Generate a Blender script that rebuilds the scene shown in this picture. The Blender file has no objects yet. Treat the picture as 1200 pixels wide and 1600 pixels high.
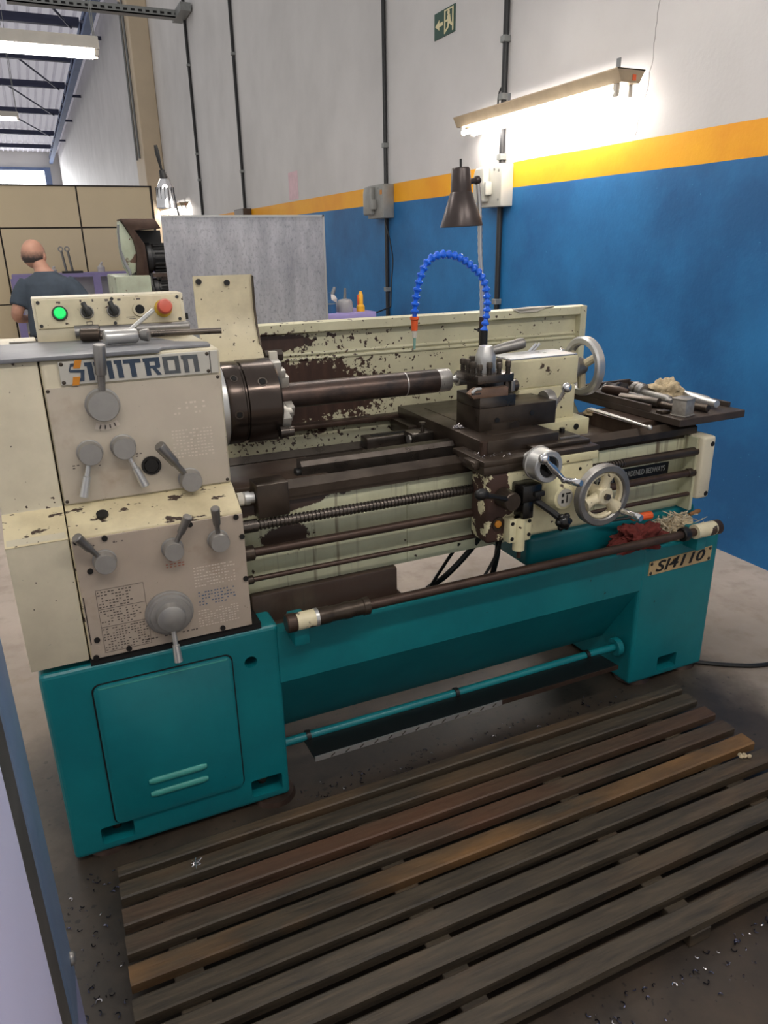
import bpy, bmesh, math, random
from mathutils import Vector, Matrix, noise
PI = math.pi
rnd = random.Random(7)
scene = bpy.context.scene
col = scene.collection

# ------------------------------------------------------------------ camera
cd = bpy.data.cameras.new('camera'); cam = bpy.data.objects.new('camera', cd); col.objects.link(cam)
cd.sensor_fit = 'VERTICAL'; cd.sensor_height = 24.0; cd.lens = 24.0 * 1145.0 / 1600.0
cd.clip_start = 0.05; cd.clip_end = 200
_y, _p, _r = math.radians(24.22), math.radians(20.19), math.radians(-1.02)
_f = Vector((math.sin(_y)*math.cos(_p), math.cos(_y)*math.cos(_p), -math.sin(_p)))
_rt = Vector((math.cos(_y), -math.sin(_y), 0)); _up = _rt.cross(_f)
_r2 = math.cos(_r)*_rt + math.sin(_r)*_up; _u2 = -math.sin(_r)*_rt + math.cos(_r)*_up
mw = Matrix((( _r2.x, _u2.x, -_f.x, 0.0176), (_r2.y, _u2.y, -_f.y, -1.618), (_r2.z, _u2.z, -_f.z, 1.45), (0, 0, 0, 1)))
cam.matrix_world = mw
scene.camera = cam

# ------------------------------------------------------------------ world light and exposure
world = bpy.data.worlds.new('world'); scene.world = world; world.use_nodes = True
bgn = world.node_tree.nodes['Background']
bgn.inputs[0].default_value = (1.0, 0.985, 0.965, 1); bgn.inputs[1].default_value = 0.44
vs = scene.view_settings
vs.view_transform = 'Standard'; vs.look = 'None'; vs.exposure = 0.32; vs.gamma = 1.0; vs.use_curve_mapping = False
TUBE = 30.0          # strength of the fluorescent tubes

# ------------------------------------------------------------------ materials
def lin(c):
    out = []
    for v in c[:3]:
        v = v / 255.0
        out.append(v / 12.92 if v <= 0.04045 else ((v + 0.055) / 1.055) ** 2.4)
    return (out[0], out[1], out[2], 1.0)

class NT:
    def __init__(s, name):
        s.m = bpy.data.materials.new(name); s.m.use_nodes = True
        s.t = s.m.node_tree; s.b = s.t.nodes['Principled BSDF']
        s.tc = None
    def n(s, kind, **kw):
        nd = s.t.nodes.new('ShaderNode' + kind)
        for k, v in kw.items(): setattr(nd, k, v)
        return nd
    def l(s, a, b): s.t.links.new(a, b)
    def co(s):
        if s.tc is None: s.tc = s.n('TexCoord')
        return s.tc.outputs['Object']
    def mapping(s, scale=(1, 1, 1), loc=(0, 0, 0), rot=(0, 0, 0)):
        mp = s.n('Mapping'); s.l(s.co(), mp.inputs[0])
        mp.inputs['Scale'].default_value = scale; mp.inputs['Location'].default_value = loc; mp.inputs['Rotation'].default_value = rot
        return mp.outputs[0]
    def noise(s, scale=5, detail=3, rough=0.55, vec=None, dist=0.0, w=None):
        nd = s.n('TexNoise')
        if w is not None: nd.noise_dimensions = '4D'; s.l(w, nd.inputs['W'])
        nd.inputs['Scale'].default_value = scale; nd.inputs['Detail'].default_value = detail
        nd.inputs['Roughness'].default_value = rough; nd.inputs['Distortion'].default_value = dist
        s.l(vec if vec is not None else s.co(), nd.inputs['Vector'])
        return nd.outputs[0]
    def ramp(s, fac, a, b):
        mr = s.n('MapRange'); mr.inputs['From Min'].default_value = a; mr.inputs['From Max'].default_value = b
        s.l(fac, mr.inputs['Value']); return mr.outputs[0]
    def math(s, op, a, b=None, c=None):
        nd = s.n('Math', operation=op)
        for i, v in enumerate((a, b, c)):
            if v is None: continue
            if isinstance(v, (int, float)): nd.inputs[i].default_value = v
            else: s.l(v, nd.inputs[i])
        return nd.outputs[0]
    def mix(s, fac, a, b):
        nd = s.n('Mix', data_type='RGBA')
        if isinstance(fac, (int, float)): nd.inputs[0].default_value = fac
        else: s.l(fac, nd.inputs[0])
        for i, v in ((6, a), (7, b)):
            if isinstance(v, tuple): nd.inputs[i].default_value = v
            else: s.l(v, nd.inputs[i])
        return nd.outputs[2]
    def sep(s):
        nd = s.n('SeparateXYZ'); s.l(s.co(), nd.inputs[0]); return nd.outputs
    def bump(s, h, strength=0.2, dist=0.01):
        nd = s.n('Bump'); nd.inputs['Strength'].default_value = strength; nd.inputs['Distance'].default_value = dist
        s.l(h, nd.inputs['Height']); s.l(nd.outputs[0], s.b.inputs['Normal'])
    def out(s, color=None, rough=None, metal=None):
        for k, v in (('Base Color', color), ('Roughness', rough), ('Metallic', metal)):
            if v is None: continue
            if isinstance(v, (int, float, tuple)): s.b.inputs[k].default_value = v
            else: s.l(v, s.b.inputs[k])
        return s.m

def panel_mat(name, c):
    t = NT(name); a = lin(c); k = .86
    base = t.mix(t.ramp(t.noise(6, 4), .35, .65), (a[0]*k, a[1]*k, a[2]*k, 1), a)
    st = t.math('MULTIPLY', t.ramp(t.noise(9, 4, .65), .56, .74), .45)
    base = t.mix(st, base, lin((150, 120, 92)))
    sp = t.ramp(t.noise(120, 2, .5), .74, .77)
    return t.out(t.mix(t.math('MULTIPLY', sp, .6), base, lin((84, 70, 58))), .42, .18)

def plain(name, c, rough=0.5, metal=0.0, var=0.18, scale=18, bump=0.0):
    t = NT(name); a = lin(c); k = 1 - var
    d = (a[0]*k, a[1]*k, a[2]*k, 1)
    nz = t.noise(scale, 4)
    if bump: t.bump(t.noise(scale*6, 2), bump, 0.004)
    return t.out(t.mix(t.ramp(nz, .35, .65), d, a), rough, metal)

def paint(name, c, chip=(66, 50, 40), amount=0.38, scale=34, rough=0.42, dirt=0.25, dirtc=(92, 78, 56), dscale=7, stretch=(1, 1, 1), extra=None):
    """enamel paint with speckled chips showing dirty metal, and a film of grime"""
    t = NT(name); a = lin(c)
    v = t.mapping(stretch)
    chips = t.ramp(t.noise(scale, 3, .6, v), amount - 0.015, amount + 0.015)   # below amount -> chip
    fine = t.ramp(t.noise(scale*3.4, 2, .5, v), 0.27, 0.29)
    chips = t.math('MINIMUM', chips, fine)
    if extra is not None:
        chips = t.math('MINIMUM', chips, extra(t))
    g = t.ramp(t.noise(dscale, 5, .65), .42, .75)
    base = t.mix(t.math('MULTIPLY', g, dirt), a, lin(dirtc))
    colr = t.mix(chips, lin(chip), base)
    return t.out(colr, t.mix(chips, (.62,)*3 + (1,), (rough,)*3 + (1,)))

def metal(name, c, rough=0.35, var=0.3, scale=25, stretch=(1, 1, 1), metallic=0.9):
    t = NT(name); a = lin(c); k = 1 - var
    nz = t.noise(scale, 4, .6, t.mapping(stretch))
    r = t.ramp(nz, 0.2, 0.8)
    return t.out(t.mix(t.ramp(nz, .3, .7), (a[0]*k, a[1]*k, a[2]*k, 1), a), t.math('MULTIPLY_ADD', r, 0.2, rough - 0.1), metallic)

def emit(name, c, strength):
    t = NT(name); t.b.inputs['Emission Color'].default_value = lin(c); t.b.inputs['Emission Strength'].default_value = strength
    return t.out(lin(c), .4)

MT = {}
def mat(k):
    m = MT.get(k)
    if m is None: raise KeyError(k)
    return m

# ------------------------------------------------------------------ mesh helpers
class MB:
    def __init__(s): s.bm = bmesh.new()
    def _merge(s, b2, mx=None):
        if mx is not None: bmesh.ops.transform(b2, matrix=mx, verts=b2.verts)
        me = bpy.data.meshes.new('tmp'); b2.to_mesh(me); b2.free(); s.bm.from_mesh(me); bpy.data.meshes.remove(me)
        return s
    def box(s, x0, x1, y0, y1, z0, z1, bev=0.0, seg=2, mx=None):
        b = bmesh.new(); bmesh.ops.create_cube(b, size=1)
        bmesh.ops.transform(b, matrix=Matrix.Translation(((x0+x1)/2, (y0+y1)/2, (z0+z1)/2)) @ Matrix.Diagonal((abs(x1-x0), abs(y1-y0), abs(z1-z0), 1)), verts=b.verts)
        if bev: bmesh.ops.bevel(b, geom=list(b.edges), offset=bev, segments=seg, affect='EDGES', profile=.5)
        return s._merge(b, mx)
    def prism(s, pts, axis, a, b_, bev=0.0, seg=2, mx=None):
        """polygon pts in the plane normal to axis, swept from a to b_"""
        b = bmesh.new()
        def P(p, t):
            return {'x': (t, p[0], p[1]), 'y': (p[0], t, p[1]), 'z': (p[0], p[1], t)}[axis]
        v0 = [b.verts.new(P(p, a)) for p in pts]; v1 = [b.verts.new(P(p, b_)) for p in pts]
        n = len(pts); b.faces.new(v0); b.faces.new(v1[::-1])
        for i in range(n): b.faces.new((v0[i], v0[(i+1) % n], v1[(i+1) % n], v1[i])[::-1])
        bmesh.ops.recalc_face_normals(b, faces=b.faces)
        if bev: bmesh.ops.bevel(b, geom=list(b.edges), offset=bev, segments=seg, affect='EDGES', profile=.5)
        return s._merge(b, mx)
    def rev(s, prof, p0, d, seg=24, mx=None, cap=True):
        """surface of revolution: prof = [(t, r)] along direction d from p0"""
        b = bmesh.new(); d = Vector(d).normalized(); p0 = Vector(p0)
        u = d.orthogonal().normalized(); w = d.cross(u)
        rings = []
        for t, r in prof:
            if r < 1e-6: rings.append([b.verts.new(p0 + d*t)])
            else: rings.append([b.verts.new(p0 + d*t + (u*math.cos(2*PI*k/seg) + w*math.sin(2*PI*k/seg))*r) for k in range(seg)])
        for A, B in zip(rings, rings[1:]):
            for k in range(seg):
                k2 = (k+1) % seg
                if len(A) == 1 and len(B) == 1: continue
                if len(A) == 1: b.faces.new((A[0], B[k2], B[k]))
                elif len(B) == 1: b.faces.new((A[k], A[k2], B[0]))
                else: b.faces.new((A[k], A[k2], B[k2], B[k]))
        if cap:
            if len(rings[0]) > 1: b.faces.new(rings[0][::-1])
            if len(rings[-1]) > 1: b.faces.new(rings[-1])
        bmesh.ops.recalc_face_normals(b, faces=b.faces)
        return s._merge(b, mx)
    def cyl(s, p0, p1, r, r1=None, seg=20, bev=0.0, mx=None):
        p0, p1 = Vector(p0), Vector(p1); L = (p1-p0).length; r1 = r if r1 is None else r1
        if bev: prof = [(0, r-bev), (bev, r), (L-bev, r1), (L, r1-bev)]
        else: prof = [(0, r), (L, r1)]
        return s.rev(prof, p0, p1-p0, seg, mx)
    def ball(s, c, r, seg=16, sc=(1, 1, 1), mx=None):
        b = bmesh.new(); bmesh.ops.create_uvsphere(b, u_segments=seg, v_segments=max(6, seg//2), radius=r)
        bmesh.ops.transform(b, matrix=Matrix.Translation(c) @ Matrix.Diagonal((sc[0], sc[1], sc[2], 1)), verts=b.verts)
        return s._merge(b, mx)
    def tube(s, pts, r, seg=10, mx=None, smooth=0):
        pts = [Vector(p) for p in pts]
        if smooth:
            if isinstance(r, (list, tuple)): r = [r[min(i, len(r)-2)]*(1-j/smooth)+r[min(i+1, len(r)-1)]*j/smooth for i in range(len(r)-1) for j in range(smooth)] + [r[-1]]
            pts = spline(pts, smooth)
        b = bmesh.new(); rings = []; n = len(pts); u = None
        for i, p in enumerate(pts):
            d = (pts[min(i+1, n-1)] - pts[max(i-1, 0)]).normalized()
            if u is None: u = d.orthogonal().normalized()
            else: u = (u - d*u.dot(d)).normalized()
            w = d.cross(u); rr = r[i] if isinstance(r, (list, tuple)) else r
            rings.append([b.verts.new(p + (u*math.cos(2*PI*k/seg) + w*math.sin(2*PI*k/seg))*rr) for k in range(seg)])
        for A, B in zip(rings, rings[1:]):
            for k in range(seg): b.faces.new((A[k], A[(k+1) % seg], B[(k+1) % seg], B[k]))
        b.faces.new(rings[0][::-1]); b.faces.new(rings[-1])
        bmesh.ops.recalc_face_normals(b, faces=b.faces)
        return s._merge(b, mx)
    def ring(s, c, d, ro, ri, h, seg=40, bev=0.0, mx=None):
        """flat ring (washer / wheel rim) centred at c along d"""
        b = bmesh.new(); d = Vector(d).normalized(); c = Vector(c); u = d.orthogonal().normalized(); w = d.cross(u)
        if bev: prof = [(-h/2, ri+bev), (-h/2, ro-bev), (-h/2+bev, ro), (h/2-bev, ro), (h/2, ro-bev), (h/2, ri+bev), (h/2-bev, ri), (-h/2+bev, ri)]
        else: prof = [(-h/2, ri), (-h/2, ro), (h/2, ro), (h/2, ri)]
        R = [[b.verts.new(c + d*t + (u*math.cos(2*PI*k/seg) + w*math.sin(2*PI*k/seg))*r) for k in range(seg)] for t, r in prof]
        m = len(R)
        for i in range(m):
            A, B = R[i], R[(i+1) % m]
            for k in range(seg): b.faces.new((A[k], A[(k+1) % seg], B[(k+1) % seg], B[k]))
        bmesh.ops.recalc_face_normals(b, faces=b.faces)
        return s._merge(b, mx)
    def poly(s, verts, faces, mx=None):
        b = bmesh.new(); vv = [b.verts.new(v) for v in verts]
        for f in faces: b.faces.new([vv[i] for i in f])
        return s._merge(b, mx)
    def hexa(s, p0, p1, r): return s.cyl(p0, p1, r, seg=6)
    def build(s, name, m, parent=None, smooth=35, origin=None):
        o0 = Vector(origin) if origin is not None else (WO[parent.name] if parent is not None else Vector((0, 0, 0)))
        bmesh.ops.translate(s.bm, vec=-o0, verts=s.bm.verts)
        me = bpy.data.meshes.new(name); s.bm.to_mesh(me); s.bm.free()
        if smooth:
            me.polygons.foreach_set('use_smooth', [True]*len(me.polygons)); me.set_sharp_from_angle(angle=math.radians(smooth))
        me.materials.append(mat(m) if isinstance(m, str) else m)
        o = bpy.data.objects.new(name, me); col.objects.link(o)
        if parent is not None:
            o.parent = parent; o.location = o0 - WO[parent.name]
        else: o.location = o0
        WO[o.name] = o0
        return o
WO = {}
def spline(pts, k=6):
    out = []; n = len(pts)
    for i in range(n-1):
        a, b, c, d = pts[max(i-1, 0)], pts[i], pts[i+1], pts[min(i+2, n-1)]
        for j in range(k):
            t = j/k
            out.append(0.5*((2*b) + (c-a)*t + (2*a-5*b+4*c-d)*t*t + (3*b-a-3*c+d)*t**3))
    out.append(pts[-1]); return out
def thing(name, label, cat, loc, group=None):
    o = bpy.data.objects.new(name, None); col.objects.link(o); o.location = loc; o.empty_display_size = .1
    WO[o.name] = Vector(loc); o['label'] = label; o['category'] = cat
    if group: o['group'] = group
    return o
def tag(o, label, cat=None, group=None):
    o['label'] = label
    if cat: o['category'] = cat
    if group: o['group'] = group
    return o
def struct(o, label=None, cat=None):
    o['kind'] = 'structure'
    if label: o['label'] = label
    if cat: o['category'] = cat
    return o
def copy_piece(o, loc, parent=None, rot=None):
    """another object sharing the mesh; loc is the world place of its origin"""
    c = o.copy(); col.objects.link(c); p = parent if parent is not None else o.parent
    c.parent = p; c.location = Vector(loc) - (WO[p.name] if p is not None else Vector((0, 0, 0)))
    if rot is not None: c.rotation_euler = rot
    WO[c.name] = Vector(loc)
    return c
def text_mesh(txt, size, mx, name, m, parent, extrude=0.0006, shear=0.0, bold=0.0, width=None):
    cu = bpy.data.curves.new('t', 'FONT'); cu.body = txt; cu.size = size; cu.extrude = extrude; cu.shear = shear; cu.offset = bold
    cu.align_x = 'CENTER'; cu.align_y = 'CENTER'; cu.resolution_u = 3
    o = bpy.data.objects.new('t', cu); col.objects.link(o)
    dg = bpy.context.evaluated_depsgraph_get(); me = bpy.data.meshes.new_from_object(o.evaluated_get(dg))
    bpy.data.objects.remove(o); bpy.data.curves.remove(cu)
    if width:
        xs = [v.co.x for v in me.vertices]; k = width/(max(xs)-min(xs)); c = (max(xs)+min(xs))/2
        me.transform(Matrix.Diagonal((k, 1, 1, 1)) @ Matrix.Translation((-c, 0, 0)))
    me.transform(Matrix.Translation(-WO[parent.name]) @ mx)
    me.name = name; me.materials.append(mat(m))
    q = bpy.data.objects.new(name, me); col.objects.link(q); q.parent = parent; q.location = (0, 0, 0); WO[q.name] = WO[parent.name].copy()
    return q
# a matrix that stands text up facing -y (towards the operator) at a place
def rrect(x0, x1, z0, z1, r, k=5):
    out = []
    for cx, cz, a in ((x1-r, z1-r, 0), (x0+r, z1-r, 90), (x0+r, z0+r, 180), (x1-r, z0+r, 270)):
        out += [(cx+r*math.cos(math.radians(a+90*i/k)), cz+r*math.sin(math.radians(a+90*i/k))) for i in range(k+1)]
    return out
def front(x, y, z): return Matrix.Translation((x, y, z)) @ Matrix.Rotation(PI/2, 4, 'X')
# ------------------------------------------------------------------ material library
def near(t, cx, cz, sx, sz, lo, hi, nscale=16, amp=0.9, cy=None):
    """wear mask around a spot (x, z): 0 inside the worn patch, 1 outside, with a ragged, spattered edge"""
    xyz = t.sep()
    dx = t.math('MULTIPLY', t.math('SUBTRACT', xyz[0], cx-.9), 1.0/sx); dz = t.math('MULTIPLY', t.math('SUBTRACT', xyz[2], cz), 1.0/sz)
    r = t.math('SQRT', t.math('ADD', t.math('MULTIPLY', dx, dx), t.math('MULTIPLY', dz, dz)))
    r = t.math('ADD', r, t.math('MULTIPLY', t.math('SUBTRACT', t.noise(nscale, 5, .7), .5), amp*2))
    return t.ramp(r, lo, hi)

def wall_mat():
    t = NT('painted_wall'); xyz = t.sep()
    wob = t.math('MULTIPLY', t.math('SUBTRACT', t.noise(3, 2), .5), .006)
    z = t.math('ADD', xyz[2], wob)
    m1 = t.math('GREATER_THAN', z, 1.764); m2 = t.math('GREATER_THAN', z, 1.911)
    blue = t.mix(t.ramp(t.noise(1.6, 6, .62), .35, .7), lin((10, 86, 140)), lin((32, 118, 178)))
    blue = t.mix(t.ramp(t.noise(70, 2), .72, .76), blue, lin((58, 130, 178)))
    yel = t.mix(t.ramp(t.noise(2.5, 4), .35, .7), lin((236, 158, 14)), lin((247, 178, 22)))
    wht = t.mix(t.ramp(t.noise(1.2, 5), .35, .7), lin((198, 195, 194)), lin((212, 209, 208)))
    c = t.mix(m2, t.mix(m1, blue, yel), wht)
    t.bump(t.noise(45, 3, .6), .25, .004)
    return t.out(c, .55)
MT['wall'] = wall_mat()

def floor_mat():
    t = NT('concrete'); xyz = t.sep()
    base = t.mix(t.ramp(t.noise(1.7, 6, .6), .3, .7), lin((168, 154, 142)), lin((194, 180, 167)))
    base = t.mix(t.ramp(t.noise(9, 4, .6), .5, .8), base, lin((150, 134, 118)))
    # oil soaked round the lathe and its duckboard (a ragged stain), with painted shade beyond it
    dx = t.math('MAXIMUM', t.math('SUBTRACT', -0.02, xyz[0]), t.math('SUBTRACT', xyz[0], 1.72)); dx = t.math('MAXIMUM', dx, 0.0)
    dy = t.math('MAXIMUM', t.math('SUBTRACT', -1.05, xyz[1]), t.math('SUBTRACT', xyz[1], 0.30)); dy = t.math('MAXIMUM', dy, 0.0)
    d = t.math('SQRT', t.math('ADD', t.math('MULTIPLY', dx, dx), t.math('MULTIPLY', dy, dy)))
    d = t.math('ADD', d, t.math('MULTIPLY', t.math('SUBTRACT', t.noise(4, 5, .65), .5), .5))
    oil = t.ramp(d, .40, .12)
    base = t.mix(t.math('MULTIPLY', t.ramp(t.math('ADD', d, t.math('MULTIPLY', t.math('SUBTRACT', t.noise(1.5, 3), .5), .5)), 1.1, .25), .8), base, lin((104, 91, 77)))  # wide darkening paints in the weaker light towards the camera
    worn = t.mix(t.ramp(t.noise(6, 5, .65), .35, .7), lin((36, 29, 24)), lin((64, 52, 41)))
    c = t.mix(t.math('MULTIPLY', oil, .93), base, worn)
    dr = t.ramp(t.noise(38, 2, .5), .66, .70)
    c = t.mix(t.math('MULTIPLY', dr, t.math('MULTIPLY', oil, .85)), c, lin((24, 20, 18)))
    t.bump(t.noise(30, 4), .15, .004)
    rr = t.math('MULTIPLY_ADD', oil, -.22, .68)
    return t.out(c, rr)
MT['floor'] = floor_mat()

def wood_mat(name='oily_wood', w0=.52, w1=.78, wc=(112, 84, 56), k=.75):
    t = NT(name)
    rnd_ = t.n('ObjectInfo').outputs['Random']; w_ = t.math('MULTIPLY', rnd_, 40.0)
    g = t.noise(3.2, 6, .62, t.mapping((2.2, 26, 26)), .4, w_)
    a = t.mix(t.ramp(g, .3, .72), lin((42, 36, 29)), lin((86, 74, 58)))
    warm = t.ramp(t.noise(1.5, 4, .6, t.mapping((1, 4, 1)), 0, w_), w0, w1)
    a = t.mix(t.math('MULTIPLY', warm, k), a, lin(wc))
    a = t.mix(t.math('MULTIPLY', t.ramp(t.noise(2.4, 5, .65, t.mapping((1, 3, 1)), 0, w_), .5, .75), .6), a, lin((40, 36, 33)))
    t.bump(g, .35, .004)
    return t.out(a, .58)
MT['wood'] = wood_mat()
MT['wood_bare'] = wood_mat('rubbed_wood', .38, .62, (150, 108, 62), .9)
MT['wood_red'] = wood_mat('reddish_wood', .40, .70, (104, 66, 44), .8)

def stainpaint(name, c, sx, sz, cx, cz, lo, hi, chipc=(58, 40, 32), **kw):
    return paint(name, c, chip=chipc, extra=lambda t: near(t, cx, cz, sx, sz, lo, hi), **kw)

def streaked(name, c, amount, streakc=(86, 60, 42), extra=None, chip=(60, 42, 33), scale=34, rough=.42):
    t = NT(name); a = lin(c)
    st = t.noise(1, 4, .6, t.mapping((46, 46, 1.6)))
    st = t.math('MULTIPLY', t.ramp(st, .55, .70), t.ramp(t.noise(2.2, 3), .40, .58))
    g = t.ramp(t.noise(8, 5, .65), .42, .78)
    base = t.mix(t.math('MULTIPLY', g, .3), a, lin((110, 104, 84)))
    base = t.mix(t.math('MULTIPLY', st, .8), base, lin(streakc))
    ch = t.ramp(t.noise(scale, 4, .62), amount-.012, amount+.012)
    if extra: ch = t.math('MINIMUM', ch, extra(t))
    return t.out(t.mix(ch, lin(chip), base), t.mix(ch, (.5,)*3+(1,), (rough,)*3+(1,)))

CREAM = (214, 203, 172)
MT['cream'] = paint('cream_paint', CREAM, amount=.30, dirt=.35)
MT['cream_clean'] = paint('cream_paint_clean', (210, 201, 177), amount=.25, dirt=.22, scale=20)
MT['cream_ledge'] = paint('cream_ledge_paint', (222, 209, 172), amount=.37, scale=30, dirt=.4, dirtc=(120, 96, 60), stretch=(.6, 1, 1.6))
MT['cream_bed'] = streaked('bed_paint', (200, 200, 170), .30, extra=lambda t: t.math('MINIMUM', near(t, .52, .735, .12, .06, .55, .60, 22, .8), near(t, .46, .84, .26, .045, .75, .8, 14, .6)))
def splash_mat():
    t = NT('splash_guard_paint'); a = lin((206, 202, 172)); xyz = t.sep()
    def ell(cx, cz, sx, sz):
        dx = t.math('MULTIPLY', t.math('SUBTRACT', xyz[0], cx-.9), 1/sx); dz = t.math('MULTIPLY', t.math('SUBTRACT', xyz[2], cz), 1/sz)
        return t.math('SQRT', t.math('ADD', t.math('MULTIPLY', dx, dx), t.math('MULTIPLY', dz, dz)))
    r = t.math('MINIMUM', ell(.66, 1.00, .37, .125), ell(.55, 1.165, .26, .034))
    r = t.math('ADD', r, t.math('MULTIPLY', t.math('SUBTRACT', t.noise(9, 4, .6), .5), .7))
    solid = t.ramp(t.math('ADD', r, t.math('MULTIPLY', t.math('SUBTRACT', t.noise(52, 4, .65), .5), 1.3)), .93, .97)
    thr = t.math('MAXIMUM', t.math('MULTIPLY_ADD', r, -.085, .50), .325)
    sp1 = t.ramp(t.math('SUBTRACT', t.noise(64, 3, .55), thr), -.012, .012)
    m = t.math('MINIMUM', solid, sp1)
    g = t.ramp(t.noise(7, 5, .65), .42, .75)
    base = t.mix(t.math('MULTIPLY', g, .28), a, lin((120, 112, 84)))
    brown = t.mix(t.ramp(t.noise(5, 4, .6, t.mapping((8, 8, 1.2))), .3, .7), lin((50, 34, 28)), lin((76, 52, 42)))
    return t.out(t.mix(m, brown, base), t.mix(m, (.45,)*3+(1,), (.42,)*3+(1,)))
MT['cream_splash'] = splash_mat()
MT['cream_saddle'] = paint('saddle_paint', (220, 212, 172), amount=.37, scale=11, dirt=.35)
MT['cream_apron'] = paint('apron_paint', (222, 214, 176), chip=(64, 42, 34), amount=.34, scale=13, dirt=.3, extra=lambda t: near(t, 1.066, .79, .070, .70, .50, .53, 24, 1.25))
MT['cream_tail'] = paint('tailstock_paint', (206, 198, 164), amount=.33, scale=16, dirt=.3)
MT['cream_sleeve'] = paint('sleeve_paint', (226, 214, 180), amount=.44, scale=16, dirt=.3)
MT['panel'] = panel_mat('brushed_panel', (202, 191, 174))
MT['panel_low'] = panel_mat('brushed_panel_low', (188, 173, 157))
MT['print_dark'] = plain('panel_print', (96, 86, 80), .6, 0, .2, 60)
MT['print_blue'] = plain('blue_print', (88, 104, 132), .6, 0, .2, 60)
MT['print_red'] = plain('red_print', (176, 100, 78), .6, 0, .2, 60)
MT['print_pale'] = plain('worn_print', (222, 210, 196), .5, .2, .1, 60)
MT['print_white'] = plain('white_print', (206, 204, 196), .5, 0, .1, 40)
MT['letter_navy'] = plain('navy_letter', (50, 66, 86), .4, 0, .25, 50)
MT['letter_worn'] = plain('worn_letter', (92, 96, 100), .4, .2, .3, 60)
MT['letter_orange'] = plain('orange_letter', (205, 130, 30), .45, 0, .1, 50)
MT['letter_black'] = plain('black_letter', (26, 24, 22), .5, 0, .1, 50)
MT['plate_alu'] = plain('aluminium_plate', (206, 202, 192), .38, .35, .12, 9)
MT['plate_tan'] = paint('tan_plate', (196, 170, 126), chip=(110, 74, 30), amount=.33, scale=22, dirt=.4, dirtc=(150, 104, 40))
def teal_mat(name, k=1.0):
    t = NT(name); a = (16*k, 124*k, 130*k)
    g = t.ramp(t.noise(4, 5, .6), .35, .7)
    base = t.mix(g, lin((12*k, 108*k, 116*k)), lin(a))
    st = t.math('MULTIPLY', t.ramp(t.noise(1, 4, .6, t.mapping((40, 40, 1.1))), .62, .78), t.ramp(t.noise(3.0, 3), .5, .66))
    base = t.mix(t.math('MULTIPLY', st, .55), base, lin((40, 62, 40)))
    ch = t.ramp(t.noise(26, 3, .6), .735, .75)
    base = t.mix(ch, base, lin((44, 34, 28)))
    return t.out(base, .36)
MT['teal'] = teal_mat('teal_enamel')
MT['teal_light'] = plain('teal_rubbed', (70, 158, 148), .4, 0, .15, 30)
MT['steel'] = metal('bright_steel', (206, 205, 203), .34, .08, 12, metallic=.75)
MT['steel_dull'] = metal('dull_steel', (150, 147, 144), .42, .25, metallic=.8)
MT['knob'] = metal('satin_knob', (166, 163, 159), .40, .12, 40, metallic=.55)
MT['chrome'] = metal('chrome', (225, 225, 228), .14, .1)
MT['dark_steel'] = metal('oily_steel', (104, 96, 90), .30, .4, 18, metallic=.85)
MT['chuck'] = metal('blackened_chuck', (78, 69, 64), .20, .12, 8, (1, 1, 1), .85)
MT['brown_iron'] = metal('oily_iron', (78, 67, 58), .34, .4, 16, metallic=.6)
MT['rust_iron'] = metal('rusty_iron', (82, 64, 55), .42, .4, 20, metallic=.5)
MT['stain_iron'] = streaked('stained_iron', (66, 50, 42), .22, (40, 30, 26))
MT['jaw'] = plain('jaw_steel', (182, 178, 170), .36, .5, .12, 20)
MT['black'] = plain('black_plastic', (22, 21, 21), .42, 0, .2, 30)
MT['black_gloss'] = plain('black_gloss', (16, 15, 15), .25, 0, .2, 30)
MT['rubber'] = plain('rubber_mat', (124, 125, 130), .42, 0, .28, 9, .15)
MT['screw'] = metal('bolt_steel', (84, 76, 68), .5, .4, 60, metallic=.7)
MT['hole'] = plain('dark_recess', (12, 11, 11), .8)
def bar_mat():
    t = NT('hot_rolled_bar'); xyz = t.sep()
    g = t.noise(7, 6, .65, t.mapping((1.6, 3, 3)))
    scale = t.mix(t.ramp(g, .36, .68), lin((54, 50, 50)), lin((96, 78, 70)))
    return t.out(scale, .36, .6)
MT['bar'] = bar_mat()
MT['turned'] = metal('turned_steel', (206, 202, 198), .32, .05, 20, (30, 1, 1), .7)
def galv_mat():
    t = NT('galvanised_sheet')
    a = t.noise(3, 5, .65, t.mapping((3, 3, .8))); b = t.noise(60, 5, .7, t.mapping((1.5, 1.5, .9)))
    c = t.mix(t.ramp(a, .3, .7), lin((150, 150, 158)), lin((202, 202, 208)))
    c = t.mix(t.math('MULTIPLY', t.ramp(b, .50, .72), .8), c, lin((124, 126, 134)))
    c = t.mix(t.ramp(t.noise(5, 2), .68, .74), c, lin((176, 168, 140)))
    return t.out(c, .42, .35)
MT['galv'] = galv_mat()
MT['galv_wire'] = metal('galvanised_tray', (150, 152, 150), .5, .25, 30, metallic=.5)
MT['lavender'] = plain('lavender_paint', (200, 199, 230), .45, 0, .06, 3)
MT['lavender_dark'] = plain('lavender_edge', (110, 112, 140), .45, 0, .12, 5)
MT['slate_blue'] = plain('slate_blue_paint', (98, 118, 146), .45, 0, .12, 6)
MT['grease'] = plain('greasy_strip', (74, 70, 66), .6, 0, .45, 12)
MT['lilac'] = plain('lilac_bench_paint', (156, 144, 196), .5, 0, .12, 8)
MT['beige_panel'] = plain('beige_board', (240, 220, 182), .5, 0, .05, 1.5)
MT['beige_col'] = plain('beige_column', (202, 184, 158), .6, 0, .1, 2)
MT['joint'] = plain('joint_strip', (54, 48, 44), .6)
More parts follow.
